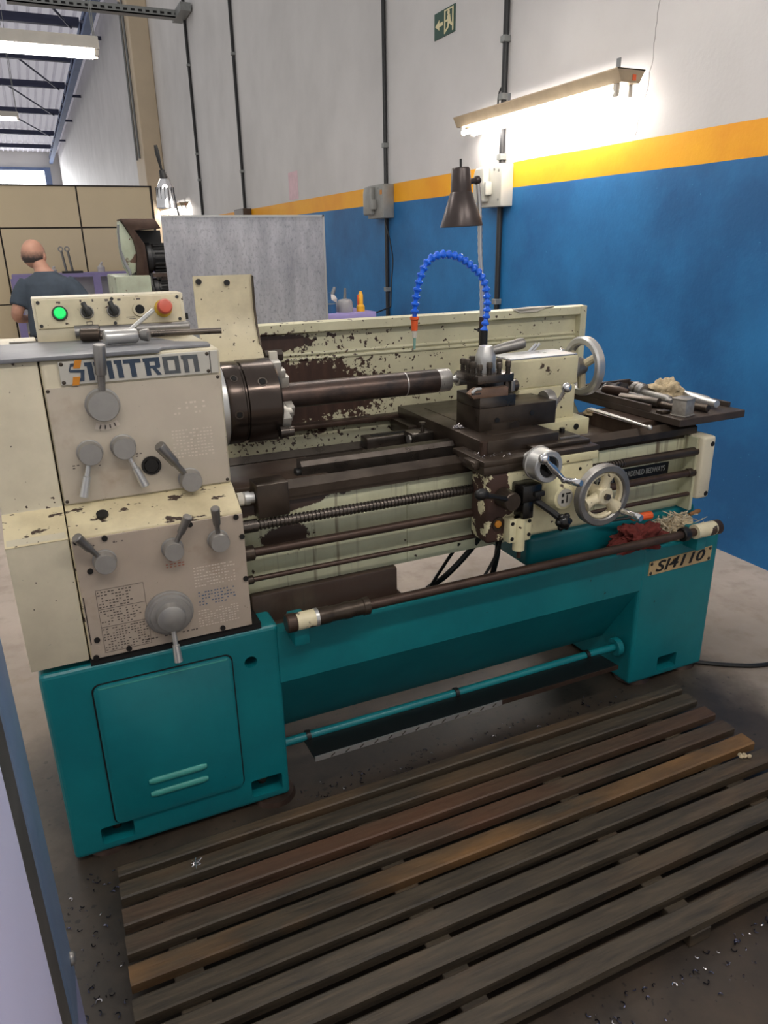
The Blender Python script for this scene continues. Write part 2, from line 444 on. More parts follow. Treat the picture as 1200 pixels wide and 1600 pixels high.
def roof_mat():
    t = NT('translucent_roof_sheet'); c = lin((246, 245, 250))
    tr = t.n('BsdfTranslucent'); tr.inputs[0].default_value = c; mx = t.n('MixShader'); mx.inputs[0].default_value = .85
    out = t.t.nodes['Material Output']; t.out(c, .6)
    t.l(t.b.outputs[0], mx.inputs[1]); t.l(tr.outputs[0], mx.inputs[2]); t.l(mx.outputs[0], out.inputs[0])
    return t.m
MT['roof'] = roof_mat()
MT['purlin'] = plain('purlin_paint', (54, 58, 84), .55, 0, .2, 2)
MT['girder'] = plain('girder_paint', (104, 122, 158), .55, 0, .15, 2)
MT['back_wall'] = plain('far_wall', (206, 204, 200), .6, 0, .05, .6)
MT['conduit'] = plain('black_conduit', (36, 36, 38), .45, 0, .2, 4)
MT['conduit_grey'] = plain('grey_conduit', (120, 122, 124), .45, .2, .15, 6)
MT['box_grey'] = plain('switch_box_grey', (196, 194, 184), .45, 0, .08, 12)
MT['box_steel'] = plain('switch_box_worn', (150, 150, 146), .45, .2, .15, 12)
MT['fixture'] = plain('fixture_enamel', (168, 150, 124), .5, 0, .15, 12)
MT['fixture_white'] = plain('fixture_white', (196, 190, 180), .45, 0, .08, 12)
MT['tube'] = emit('fluorescent_tube', (255, 250, 244), TUBE)
MT['pane'] = emit('daylight_pane', (255, 255, 255), 9.0)
MT['tool_tan'] = metal('browned_holder', (140, 112, 94), .4, .25, 30, metallic=.5)
MT['lid_steel'] = metal('scraped_steel', (206, 208, 214), .32, .12, 12, metallic=.7)
MT['lens_green'] = emit('green_lens', (8, 196, 92), .8)
MT['red_plastic'] = plain('red_plastic', (206, 92, 72), .42, 0, .12, 30)
MT['yellow_ring'] = plain('yellow_ring', (206, 166, 40), .5, 0, .2, 40)
MT['sign_green'] = plain('sign_green', (24, 70, 56), .45, 0, .08, 10)
MT['sign_cream'] = plain('sign_cream', (226, 214, 170), .45, 0, .04, 10)
MT['pink'] = plain('pink_paper', (228, 196, 204), .7, 0, .12, 14)
MT['lamp_brown'] = plain('lamp_enamel', (70, 60, 58), .32, .35, .25, 16)
MT['lamp_in'] = plain('lamp_inside', (214, 206, 196), .5)
MT['hose_blue'] = plain('hose_blue', (24, 104, 230), .34, 0, .08, 30)
MT['orange'] = plain('orange_plastic', (226, 92, 40), .36, 0, .08, 30)
MT['nozzle_clear'] = plain('nozzle_tip', (126, 168, 156), .3, 0, .1, 30)
MT['nozzle_white'] = plain('nozzle_collar', (214, 208, 196), .4, 0, .1, 30)
MT['green_mach'] = paint('green_machine_paint', (164, 172, 152), chip=(90, 66, 54), amount=.36, scale=9, dirt=.4)
MT['shirt'] = plain('navy_shirt', (66, 76, 88), .9, 0, .15, 14)
MT['trousers'] = plain('dark_trousers', (44, 46, 56), .9, 0, .15, 14)
MT['skin'] = plain('skin', (190, 142, 120), .55, 0, .1, 10)
def hair_mat():
    t = NT('short_hair'); z = t.math('ADD', t.sep()[2], t.math('MULTIPLY', t.math('SUBTRACT', t.noise(40, 3, .6), .5), .05))
    return t.out(t.mix(t.ramp(z, 1.432, 1.375), lin((184, 140, 120)), lin((70, 62, 60))), .85)
MT['hair'] = hair_mat()
MT['shoe'] = plain('shoe_leather', (30, 27, 25), .5)
MT['rag_red'] = plain('red_rag', (112, 44, 38), .95, 0, .35, 40, .3)
MT['cotton'] = plain('cotton_waste', (206, 186, 152), .95, 0, .4, 50, .4)
MT['cotton_pale'] = plain('cotton_thread', (214, 198, 170), .95, 0, .35, 80)
MT['stick'] = plain('wooden_stick', (150, 104, 60), .6, 0, .2, 40)
MT['tray_wood'] = plain('grimy_tray', (72, 60, 52), .55, .1, .35, 14)
MT['tin'] = plain('tin_box', (172, 166, 158), .4, .5, .25, 60)
MT['paper'] = plain('paper', (206, 200, 188), .8, 0, .1, 20)
MT['yellow'] = plain('yellow_plastic', (232, 170, 40), .4, 0, .1, 20)
MT['jar'] = plain('grey_jar', (150, 148, 150), .4, 0, .15, 20)
MT['can_blue'] = plain('blue_can', (44, 86, 128), .4, 0, .2, 20)
MT['white_bottle'] = plain('white_bottle', (206, 200, 198), .4, 0, .1, 20)
MT['chip'] = metal('steel_chip', (206, 202, 206), .25, .3, 50)
MT['chip_dark'] = metal('blued_chip', (70, 72, 92), .25, .5, 50)
MT['amber'] = plain('amber_glass', (214, 140, 50), .3, 0, .1, 40)

# ------------------------------------------------------------------ setting
XW = 2.885
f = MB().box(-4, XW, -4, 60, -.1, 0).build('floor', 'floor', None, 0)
struct(f, 'grey concrete shop floor, oil soaked round the lathe', 'floor')
w = MB().box(XW, XW+.2, -3, 60, 0, 7.62).build('wall_right', 'wall', None, 0)
struct(w, 'long shop wall painted blue below, yellow stripe, white above', 'wall')
# crack that runs down the white paint
pts = []
zz, yy = 2.62, 1.50
while zz > 1.93:
    pts.append((XW-.0003, yy, zz)); zz -= .03; yy += rnd.uniform(-.004, .016)
MB().tube(pts, .0011, 4).build('crack', 'grease', w, 0)
bw = MB().box(-4, XW, 58, 58.2, 0, 7.62).build('wall_back', 'back_wall', None, 0)
struct(bw, 'far end wall of the workshop hall with a bright window', 'wall')
# far window: frame and bright panes
win = bpy.data.objects.new('window_1', None); col.objects.link(win); WO[win.name] = Vector((0, 57.9, 5.2)); win.location = WO[win.name]
struct(win, 'long bright daylight window high in the far end wall', 'window')
MB().box(-4, 1.85, 57.86, 57.98, 6.42, 6.62).box(1.85, 2.25, 57.7, 57.98, 3.0, 6.62).box(-4, 1.85, 57.86, 57.98, 3.0, 3.1).build('window_frame', 'girder', win, 0)
for i in range(3):
    MB().box(-4+i*1.95+.02, -4+(i+1)*1.95-.02, 57.92, 57.96, 3.1, 6.42).build('pane', 'pane', win, 0)

# roof: ribbed sheets, purlins, lattice girder along the wall
ceil = MB()
y0, y1 = 17.0, 58.0
vs_, fs_ = [], []
x = -4.0; prof = []
while x < XW:
    prof += [(x, 7.62), (x+.19, 7.62), (x+.22, 7.56), (x+.27, 7.56), (x+.30, 7.62)]; x += .30
for (px, pz) in prof: vs_ += [(min(px, XW), y0, pz), (min(px, XW), y1, pz), (min(px, XW), y1, pz+.03), (min(px, XW), y0, pz+.03)]
for i in range(len(prof)-1):
    a = i*4; b = a+4
    fs_ += [(a, b, b+1, a+1), (a+3, a+2, b+2, b+3)]
ceil.poly(vs_, fs_)
cobj = ceil.build('ceiling', 'roof', None, 0)
struct(cobj, 'ribbed pale metal roof sheets over the far end of the hall', 'ceiling')
for i, y in enumerate((18.0, 24.0, 28.6, 33.4, 39.9, 47.3, 53.5)):
    p = MB().box(-4, 2.35, y-.09, y+.09, 7.32, 7.40).box(-4, 2.35, y-.03, y+.03, 7.40, 7.56).build('purlin', 'purlin', cobj, 0)
for y in (24.0, 33.4, 39.9, 47.3):
    MB().tube([(0.3, y-5.5, 7.5), (2.1, y, 7.30)], .035, 6).build('sag_rod', 'purlin', cobj, 0)
gd = thing('lattice_girder', 'blue painted steel lattice girder under the roof along the wall', 'girder', (2.3, 19, 7.0))
MB().box(2.30, 2.52, 17.3, 57.9, 7.18, 7.31).build('top_chord', 'girder', gd, 0)
MB().box(2.26, 2.46, 17.3, 57.9, 6.85, 6.97).build('bottom_chord', 'girder', gd, 0)
yy = 17.4; k = 0
while yy < 56:
    a, b = (6.95, 7.22) if k % 2 == 0 else (7.22, 6.95)
    MB().tube([(2.30, yy, a), (2.30, yy+1.1, b)], .04, 4).build('lattice_bar', 'purlin', gd, 0)
    yy += 1.1; k += 1
for y in (24.0, 33.4, 39.9, 47.3):
    MB().box(2.40, XW-.005, y-.05, y+.05, 7.05, 7.14).build('wall_bracket', 'purlin', gd, 0)

# column, conduits and tray on the long wall
c = MB().box(2.50, XW, 15.7, 16.9, 0, 7.2, .02).build('pillar', 'beige_col', None, 0)
struct(c, 'beige square pillar against the white wall beyond the partition', 'pillar')
dc = thing('pillar_conduit', 'pair of thin pale pipes running down the beige pillar', 'pipe', (2.46, 16.2, 3.2))
for yy in (16.05, 16.45): MB().tube([(2.46, yy, 6.1), (2.46, yy, 3.2)], .025, 6).build('pipe', 'conduit_grey', dc)
def conduit(y, z0, z1, r, label, boxes=(), clips=(), m='conduit', top=None):
    t = thing('wall_conduit', label, 'conduit', (XW, y, z0), 'electrical conduits on the long wall')
    pts = [(XW-r-.004, y, z0), (XW-r-.004, y, z1)]
    if top: pts.append(top)
    MB().tube(pts, r, 10).build('tube', m, t)
    for zc in clips: MB().box(XW-2*r-.012, XW, y-r-.006, y+r+.006, zc-.018, zc+.018, .003).build('clip', 'galv_wire', t, 0)
    return t
conduit(2.775, 0.95, 1.66, .018, 'black conduit below the pale grey switch box nearest the lamp', clips=(1.06,))
conduit(2.775, 1.90, 4.2, .018, 'black conduit rising behind the wall tube light from the pale switch box', clips=(1.95, 2.29, 2.6))
conduit(4.55, 0.40, 1.67, .017, 'black conduit below the worn grey switch box near the purple table', clips=(1.06,))
conduit(4.55, 1.90, 5.0, .017, 'black conduit rising above the worn grey switch box', clips=(2.21,))
conduit(9.25, 1.9, 6.5, .021, 'black conduit ending in a small box above the galvanised sheet', clips=(2.4, 3.8))
conduit(12.1, 1.6, 7.4, .024, 'black conduit on the white wall between pillar and galvanised sheet', clips=(2.5, 2.9, 4.2))
conduit(18.3, 1.6, 5.9, .028, 'thin dark conduit on the wall just left of the beige pillar', clips=(3.8, 5.1), top=(XW-.2, 17.5, 6.15))
o = MB().box(XW-.12, XW, 9.0, 9.5, 1.80, 1.92, .01).build('junction_box', 'stain_iron', None, 0)
tag(o, 'small rusty junction box at the foot of a conduit above the sheet', 'junction box')
# cable tray under the roof
tr = thing('cable_tray', 'perforated galvanised cable tray crossing high to the wall', 'cable tray', (1.2, 12, 4.8))
MB().box(.3, 2.80, 12.0, 12.16, 4.82, 4.84).box(.3, 2.80, 12.0, 12.015, 4.82, 4.93).box(.3, 2.80, 12.145, 12.16, 4.82, 4.93).build('channel', 'galv_wire', tr, 0)
for i in range(22):
    MB().box(.38+i*.11, .44+i*.11, 11.997, 12.0, 4.86, 4.89).build('slot', 'hole', tr, 0)
MB().box(2.70, 2.86, 11.55, 12.3, 4.82, 4.93).build('elbow_channel', 'galv_wire', tr, 0)

# partition of beige boards with dark joints
pt = thing('wall_partition', 'beige board partition with dark joints behind the man', 'partition', (-1, 12, 0)); pt['kind'] = 'structure'
MB().box(-3.95, 2.03, 12.03, 12.07, 0, 2.385).box(2.0, 2.03, 11.985, 12.09, 0, 2.39).box(-3.95, 2.03, 11.985, 12.09, 2.37, 2.39).build('frame', 'joint', pt, 0)
for i in range(5):
    x1 = 1.995 - i*1.135 if i else 1.995
    x0 = .875 - i*1.2 if i else .875
    x1 = 1.995 if i == 0 else .85 - (i-1)*1.2
    x0 = .875 if i == 0 else x1 - 1.175
    for (a, b) in ((0.02, .60), (.62, 1.745), (1.77, 2.368)):
        MB().box(max(x0, -3.94), x1, 12.0, 12.03, a, b).build('panel', 'beige_panel', pt, 0)

# ------------------------------------------------------------------ wall light fixture over the lathe
def wall_fixture(ya, yb, label):
    t = thing('fluorescent_fixture', label, 'light fixture', (XW-.12, ya, 2.2), 'twin tube wall lights')
    X0, X1 = XW-.20, XW-.05
    zt, zb = 2.207, 2.148
    # trapezoid tray, narrow face on top
    MB().prism([(X0-.01, zt-.005), (X1+.01, zt-.005), (X1+.01, zt), (X1-.02, zb), (X0+.02, zb), (X0-.01, zt)], 'y', ya, yb).build('tray', 'fixture', t, 0)
    for yy in (ya-.001, ): MB().box(X0+.085, X0+.105, ya-.003, ya, zt-.05, zt-.025).build('sticker', 'orange', t, 0)
    for xx in (X0+.035, X1-.035):
        for yy in (ya+.05, yb-.05):
            MB().box(xx-.012, xx+.012, yy-.012, yy+.012, zb-.055, zb, .003).build('tube_holder', 'fixture_white', t, 0)
        MB().cyl((xx, ya+.055, zb-.035), (xx, yb-.055, zb-.035), .014, seg=12).build('tube', 'tube', t)
    for yy in (ya+.15, ya+.71*(yb-ya)): MB().box(X1-.03, X1-.027, yy-.015, yy+.015, zt, zt+.075).build('hanger_strap', 'conduit_grey', t, 0)
    for yy in (ya+.15, ya+.71*(yb-ya)): MB().box(X1-.03, XW, yy-.008, yy+.008, zt+.008, zt+.020).build('wall_hook', 'conduit_grey', t, 0)
    MB().tube([(X1, yb-.28, zt), (XW-.03, yb-.26, zt+.10), (XW-.02, yb-.275, zt+.14)], .006, 6, smooth=4).build('cable', 'conduit', t)
wall_fixture(1.52, 3.08, 'twin tube light with tan tray on the wall above the blue paint')
wall_fixture(13.2, 15.8, 'distant twin tube wall light peeping over the galvanised screen')
def hung_fixture(x0, x1, y, z, label, chain=True):
    t = thing('hanging_fixture', label, 'light fixture', (x0, y, z), 'hanging fluorescent fixtures in the hall')
    MB().prism([(y-.09, z-.03), (y-.07, z+.05), (y+.07, z+.05), (y+.09, z-.03)], 'x', x0, x1).build('tray', 'fixture_white', t, 0)
    for yy in (y-.045, y+.045): MB().cyl((x0+.04, yy, z-.05), (x1-.04, yy, z-.05), .022, seg=12).build('tube', 'tube', t)
    for xx in (x1-.02, x0+.02):
        for yy in (y-.05, y+.05): MB().box(xx-.015, xx+.015, yy-.02, yy+.02, z-.07, z-.03, .003).build('tube_holder', 'fixture_white', t, 0)
        for s in (-1, 1): MB().tube([(xx, y+s*.04, z+.05), (xx-.1*s*.3, y+s*.02, z+1.9)], .004, 5).build('chain', 'galv_wire', t)
hung_fixture(-.55, .70, 4.75, 2.80, 'long hanging fluorescent light nearest the camera at the upper left')
hung_fixture(-.55, .70, 1.60, 2.90, 'added out-of-view hanging fluorescent light over the back of the headstock')  # this and the next three are added out of view to supply overhead light
hung_fixture(1.0, 2.25, 1.60, 2.90, 'added out-of-view hanging fluorescent light over the back of the tailstock')
hung_fixture(-.55, .70, -1.55, 2.90, 'added out-of-view hanging fluorescent light over the aisle before the headstock')
hung_fixture(1.0, 2.25, -1.55, 2.90, 'added out-of-view hanging fluorescent light over the aisle before the tailstock')
hung_fixture(-1.1, .22, 13.15, 3.50, 'small distant hanging fluorescent light below the roof purlins')

# switch boxes
def switch_box(y, z0, z1, wd, d, m, label, door=True):
    t = thing('switch_box', label, 'switch box', (XW, y, z0))
    MB().box(XW-d, XW, y-wd/2, y+wd/2, z0, z1, .006).build('body', m, t)
    # domed cover on the far half, lever slot on the near half
    MB().prism([(y+.03*wd, z0+.03), (y+wd/2+.006, z0+.03), (y+wd/2+.006, z1-.06), (y+wd/2-.02, z1-.012), (y+.03*wd, z1-.012)], 'x', XW-d-.045, XW-d+.005, .014, 3).build('cover', m, t)
    MB().box(XW-d-.05, XW-d, y-.12*wd, y-.02*wd, z0+.07, z0+.15, .008).build('lever', m, t)
    for (yy, zz) in ((y-wd*.38, z1-.04), (y-wd*.38, z0+.04), (y-wd*.18, z1-.03)): MB().cyl((XW-d-.002, yy, zz), (XW-d+.002, yy, zz), .009, seg=12).build('knockout', 'box_steel', t)
    return t
switch_box(2.80, 1.655, 1.905, .27, .09, 'box_grey', 'pale grey wall switch box under the tube light beside the lamp')
b = switch_box(4.60, 1.645, 1.91, .33, .10, 'box_steel', 'worn grey wall switch box above the purple table')
MB().box(XW-.102, XW-.10, 4.46, 4.50, 1.83, 1.865).build('orange_label', 'letter_orange', b, 0)
# exit sign with arrow and running man
sg = thing('exit_sign', 'green emergency exit sign with arrow and running figure', 'sign', (XW, 3.58, 2.787))
MB().box(XW-.006, XW, 3.435, 3.725, 2.787, 2.948).build('board', 'sign_green', sg, 0)
xs = XW-.008
def wp(pts, nm='pictogram'):   # pts in (toward-left u, up v), metres from the sign's lower near corner
    return MB().prism([(3.435+u, 2.787+v*.645) for u, v in pts], 'x', xs, xs+.002).build(nm, 'sign_cream', sg, 0)
wp([(.275, .125), (.215, .175), (.215, .142), (.165, .142), (.165, .108), (.215, .108), (.215, .075)], 'arrow')
wp([(.145, .02), (.145, .235), (.018, .235), (.018, .02), (.034, .02), (.034, .222), (.129, .222), (.129, .02)], 'door_frame')
MB().cyl((xs, 3.435+.085, 2.787+.129), (xs+.002, 3.435+.085, 2.787+.129), .016, seg=12).build('figure_head', 'sign_cream', sg, 0)
wp([(.105, .175), (.065, .18), (.055, .12), (.03, .075), (.045, .065), (.075, .10), (.085, .06), (.125, .03), (.132, .045), (.10, .075), (.095, .12), (.125, .125), (.13, .14), (.10, .145)], 'running_figure')
pk = MB().box(XW-.003, XW, 6.95, 7.28, 1.93, 2.22).build('pink_poster', 'pink', None, 0)
tag(pk, 'faded pink paper poster on the white wall above the stripe', 'poster')
# ------------------------------------------------------------------ the lathe
def cut(o, cutters):
    """cut holes through an object and keep the result as plain mesh"""
    tmp = []
    for mb in cutters:
        me = bpy.data.meshes.new('c'); mb.bm.to_mesh(me); mb.bm.free(); me.transform(Matrix.Translation(-WO[o.name] + WO[o.name]))
        q = bpy.data.objects.new('c', me); col.objects.link(q); tmp.append(q)
        md = o.modifiers.new('b', 'BOOLEAN'); md.object = q; md.operation = 'DIFFERENCE'; md.solver = 'EXACT'
    bpy.context.view_layer.update()
    dg = bpy.context.evaluated_depsgraph_get()
    me = bpy.data.meshes.new_from_object(o.evaluated_get(dg)); o.modifiers.clear(); old = o.data; nm = old.name; o.data = me
    bpy.data.meshes.remove(old); me.name = nm
    for q in tmp: bpy.data.objects.remove(q)

L = thing('metal_lathe', 'large cream and teal metal turning lathe with chuck, carriage and tailstock', 'lathe', (.9, .25, 0))
B = lambda: MB()

# base cabinet: two pedestals joined by a beam
left = B().box(-.115, .445, 0, .55, .012, .545, .012, 3).build('left_pedestal', 'teal', L)
cut(left, [B().box(-.047, .032, -.05, .10, .036, .086, .006), B().box(.338, .424, -.05, .10, .036, .090, .006), B().cyl((.367, -.05, .454), (.367, .06, .454), .0165)])
left.data.polygons.foreach_set('use_smooth', [False]*len(left.data.polygons))
door = B().prism(rrect(-.008, .318, .090, .490, .018), 'y', -.009, .003, .004, 2).build('access_door', 'teal', left)
B().prism(rrect(-.0115, .3215, .0865, .4935, .020), 'y', -.001, .002).build('door_gap', 'hole', left, 0)
B().box(.002, .308, -.0095, -.006, .4795, .4870, .003).build('rubbed_edge', 'teal_light', left)
for z in (.190, .151):
    mx = Matrix.Translation((.155, -.008, z)) @ Matrix.Diagonal((1, .6, .75, 1))
    B().tube([(-.072, 0, 0), (-.06, 0, 0), (.06, 0, 0), (.072, 0, 0)], [.0085, .0125, .0125, .0085], 12, mx).build('louvre', 'teal_light', left)
for (x, z) in ((-.008, .06), (.38, .06)): B().cyl((x, .055, .02), (x, .055, .075), .011).hexa((x, .055, .05), (x, .055, .062), .02).build('levelling_bolt', 'rust_iron', left)
for (x0, x1) in ((-.047, .032), (.338, .424)): B().box(x0+.001, x1-.001, .094, .099, .037, .085).box(x0+.001, x1-.001, .012, .098, .082, .0855).build('recess_shade', 'hole', left, 0)  # dark plates paint the shade inside the foot recesses
right = B().box(1.65, 1.985, 0, .55, .012, .52, .012, 3).build('right_pedestal', 'teal', L)
cut(right, [B().box(1.772, 1.858, -.05, .10, .034, .090, .006)])
right.data.polygons.foreach_set('use_smooth', [False]*len(right.data.polygons))
B().cyl((1.80, .05, .02), (1.80, .05, .08), .011).hexa((1.80, .05, .05), (1.80, .05, .064), .019).build('levelling_bolt', 'dark_steel', right)
B().prism([(0, .52), (0, .372), (.15, .13), (.156, .135), (.05, .38), (.045, .52)], 'x', .44, 1.655).build('front_beam', 'teal', L, 0)
B().box(.44, 1.66, .52, .55, .06, .20).build('rear_beam', 'teal', L, 0)
B().box(.40, .82, .08, .5, .49, .595, .006).build('left_bed_foot', 'stain_iron', L)
B().box(.45, .83, .047, .5, .49, .512).build('drip_tray', 'stain_iron', L, 0)
B().box(1.27, 1.955, .085, .5, .49, .60, .02, 3).build('right_bed_foot', 'teal', L)
B().box(-.002, .402, .002, .5, .543, .559).build('seat_gap', 'hole', L, 0)  # dark strip paints the shaded gap between gearbox and base
for (x, y) in ((-.03, .06), (.405, .035), (.0, .46), (.40, .46), (1.72, .06), (1.93, .06), (1.80, .48)):
    B().cyl((x, y, 0), (x, y, .013), .062, .056, 24).build('levelling_pad', 'rust_iron', L)
# model plate
mp = B().prism([(1.680, .4195), (1.682, .4675), (1.953, .4745), (1.951, .4235)], 'y', -.003, 0).build('model_plate', 'plate_tan', L, 0)
text_mesh('SI4110', .052, front(1.816, -.0034, .4465) @ Matrix.Rotation(.022, 4, 'Z'), 'lettering', 'letter_black', mp, shear=.25, bold=.0012, width=.215)
for (x, z) in ((1.689, .427), (1.690, .460), (1.944, .468), (1.943, .431)): B().ball((x, -.003, z), .006, 10, (1, .6, 1)).build('rivet', 'screw', mp)

# foot brake: pipe and tread plate
fb = B().tube([(.44, .05, .145), (1.625, .05, .145)], .0125, 12).build('brake_pipe', 'teal', L)
B().ring((1.625, .05, .145), (1, 0, 0), .032, .012, .022, 24, .003).build('pipe_collar', 'teal', fb)
B().prism([(.058, .135), (.058, .141), (-.050, .150), (-.052, .145), (-.050, .142)], 'x', .505, 1.545).build('tread_plate', 'black', fb, 0)
B().box(.505, 1.10, -.0535, -.050, .136, .151).build('tread_lip', 'steel', fb, 0)
B().box(1.10, 1.545, -.0535, -.050, .136, .151).build('tread_lip', 'rust_iron', fb, 0)
for i in range(13):
    x = .55+i*.043
    B().tube([(x, -.0545, .139), (x+.012, -.0545, .148)], .0016, 5).build('tread_notch', 'screw', fb)
for x in (.52, 1.0, 1.5): B().ring((x, .05, .145), (1, 0, 0), .017, .0122, .012, 16).box(x-.006, x+.006, .045, .06, .13, .145).build('plate_clip', 'black', fb)

# gear cover, gearbox, headstock
PROF = [(0, .560), (0, .862), (.085, .909), (.085, 1.232), (.56, 1.232), (.56, .560)]
gc = B().prism(PROF, 'x', -.126, -.0025, .004).build('gear_cover', 'cream_clean', L)
B().prism([(-.0012, .861), (.0838, .9095), (.0850, .9085), (.001, .859)], 'x', -.126, -.0025).build('cover_ledge', 'cream_ledge', gc, 0)
gb = B().prism([(0, .560), (0, .862), (.085, .909), (.56, .909), (.56, .560)], 'x', 0, .379, .004).build('feed_gearbox', 'cream_ledge', L)
gp = B().box(.003, .378, -.004, 0, .562, .857, .001, 1).build('gearbox_panel', 'panel_low', gb, 0)
hs = B().box(0, .379, .085, .56, .905, 1.232, .010, 3).build('headstock', 'cream_clean', L)
hp = B().box(.003, .374, .081, .086, .913, 1.172, .001, 1).build('headstock_panel', 'panel', hs, 0)
B().cyl((.075, .045, .888), (.075, .043, .8935), .013, seg=20).build('oil_cap', 'black', gb)
B().rev([(0, .022), (.004, .022), (.004, .017), (.007, .015), (.007, 0)], (.197, .081, .978), (0, -1, 0), 24).build('sight_plug', 'black_gloss', hs)
for (u, z) in ((.185-.115, .851), (.03, .780), (.255, .851), (.372, .80), (.372, .69), (.02, .61), (.085, .571), (.305, .571), (.362, .851), (.012, .853), (.012, .566)):
    B().cyl((u, -.0075, z), (u, -.002, z), .0065, seg=12).build('panel_bolt', 'black', gb)
for (u, z) in ((.008, 1.166), (.368, 1.166), (.008, .919), (.368, .919)): B().ball((u, .081, z), .004, 8, (1, .5, 1)).build('panel_screw', 'screw', hs)
B().box(.0055, .0075, -.0045, 0, .60, .72).build('panel_pin', 'black', gb, 0)

# name plate and its lettering
npl = B().box(.036, .372, .078, .0855, 1.176, 1.2265, .0012, 1).build('name_plate', 'plate_alu', L, 0)
def strokes(polys, nm, m, x0, z0, sx, sz, sh=0.0, lift=0.0):
    mb = B()
    for i, p in enumerate(polys):
        mb.prism([(x0 + (u + sh*v)*sx, z0 + v*sz) for u, v in p], 'y', .0768-.00004*(i % 9)-lift, .0782)
    return mb.build(nm, m, npl, 0)
S = .0335; zb = 1.1825; hz = .0385
def R(a, b, c, d): return [(a, c), (b, c), (b, d), (a, d)]
navyS = [[(.0, .52), (.10, .82), (.48, .82), (.62, 1.0), (.34, 1.0), (.10, 1.0), (-.06, .62)], [(0, .52), (.92, .46), (.97, .62), (.06, .66)], [(.72, .60), (.97, .60), (.86, .0), (.62, .0)], [(.55, .0), (.86, .0), (.9, .17), (.5, .17)]]
strokes(navyS, 'lettering', 'letter_navy', .057, zb, .030, hz)
strokes([[(.34, .72), (.80, .72), (.98, 1.16), (.52, 1.16)], [(.12, -.20), (.58, -.20), (.72, .26), (.26, .26)]], 'emblem', 'letter_orange', .054, zb, .030, hz, lift=.0008)
ltr = []
def I(o): return [R(o+.12, o+.42, 0, 1), R(o, o+.42, .80, 1)]
def N_(o): return [R(o+.10, o+.38, 0, 1), R(o, o+.98, .78, 1), R(o+.70, o+.98, 0, 1)]
def T_(o): return [R(o, o+.98, .78, 1), R(o+.34, o+.64, 0, 1)]
def R_(o): return [R(o+.08, o+.36, 0, 1), R(o, o+.94, .78, 1), R(o+.66, o+.94, .45, 1), R(o+.1, o+.9, .40, .55), [(o+.45, .42), (o+.68, .42), (o+.96, 0), (o+.70, 0)]]
def O_(o): return [R(o, o+.27, 0, 1), R(o+.67, o+.94, 0, 1), R(o, o+.94, .79, 1), R(o, o+.94, 0, .19)]
strokes(I(0)+N_(.50)+I(1.60)+T_(2.10)+R_(3.2), 'lettering', 'letter_navy', .089, zb, .0375, hz, -.06)
strokes(O_(4.32)+N_(5.40), 'lettering', 'letter_worn', .089, zb, .0375, hz, -.06)
for (x, z) in ((.042, 1.2205), (.042, 1.182), (.348, 1.2205), (.348, 1.182)): B().ball((x, .078, z), .0042, 8, (1, .6, 1)).build('rivet', 'screw', npl)
B().box(.353, .3545, .0772, .079, 1.177, 1.2255).build('plate_seam', 'hole', npl, 0)

# charts printed on the panels
def chart(x0, x1, z0, z1, y, rows, cols, m, nm, fill=.62, parent=None, seed=1):
    r2 = random.Random(seed); mb = B()
    dx, dz = (x1-x0)/cols, (z1-z0)/rows
    for i in range(rows):
        for j in range(cols):
            if r2.random() < fill:
                a = x0+j*dx+dx*.12; w_ = dx*r2.uniform(.4, .8); zc = z0+i*dz+dz*.3
                mb.poly([(a, y, zc), (a+w_, y, zc), (a+w_, y, zc+dz*.38), (a, y, zc+dz*.38)], [(0, 1, 2, 3)])
    return mb.build(nm, m, parent, 0)
chart(.035, .135, .575, .635, -.0046, 9, 15, 'print_dark', 'thread_chart', .75, gb, 1)
chart(.035, .125, .640, .680, -.0046, 6, 13, 'print_dark', 'thread_chart', .6, gb, 2)
chart(.035, .110, .684, .728, -.0046, 6, 10, 'print_dark', 'thread_chart', .75, gb, 3)
mb = B()
for z in (.573, .637, .682, .730): mb.box(.033, .136, -.0047, -.0042, z, z+.0008)
for x in (.033, .136): mb.box(x, x+.0008, -.0047, -.0042, .573, .730)
mb.build('chart_border', 'print_dark', gb, 0)
chart(.255, .345, .640, .680, -.0046, 5, 12, 'print_blue', 'feed_chart', .8, gb, 4)
chart(.250, .350, .690, .745, -.0046, 7, 14, 'print_pale', 'worn_chart', .85, gb, 5)
chart(.250, .350, .585, .632, -.0046, 7, 14, 'print_pale', 'worn_chart', .85, gb, 6)
chart(.19, .235, .752, .772, -.0046, 3, 5, 'print_red', 'warning_print', .8, gb, 7)
chart(.125, .25, .579, .588, -.0046, 1, 12, 'print_dark', 'caption_print', .7, gb, 8)
chart(.25, .345, .985, 1.055, .0806, 9, 12, 'print_pale', 'speed_chart', .8, hs, 9)
chart(.26, .335, 1.085, 1.12, .0806, 3, 8, 'print_pale', 'speed_chart', .6, hs, 10)
mb = B()
for k in range(5):
    a = math.radians(250+k*12); r = .050; cx, cz = .112, 1.128
    mb.box(-.0042, .0042, .0800, .0812, -.007, .007, mx=Matrix.Translation((cx+r*math.cos(a), 0, cz+r*math.sin(a))) @ Matrix.Rotation(PI/2-a, 4, 'Y'))
mb.build('speed_window', 'print_pale', hs, 0)
mb = B()
for k in range(4):
    a = math.radians(250+k*12); r = .050; cx, cz = .112, 1.128
    mb.box(-.0022, .0006, .0796, .0812, -.004, .004, mx=Matrix.Translation((cx+r*math.cos(a+.1), 0, cz+r*math.sin(a+.1))) @ Matrix.Rotation(PI/2-a, 4, 'Y'))
mb.build('speed_numbers', 'print_dark', hs, 0)
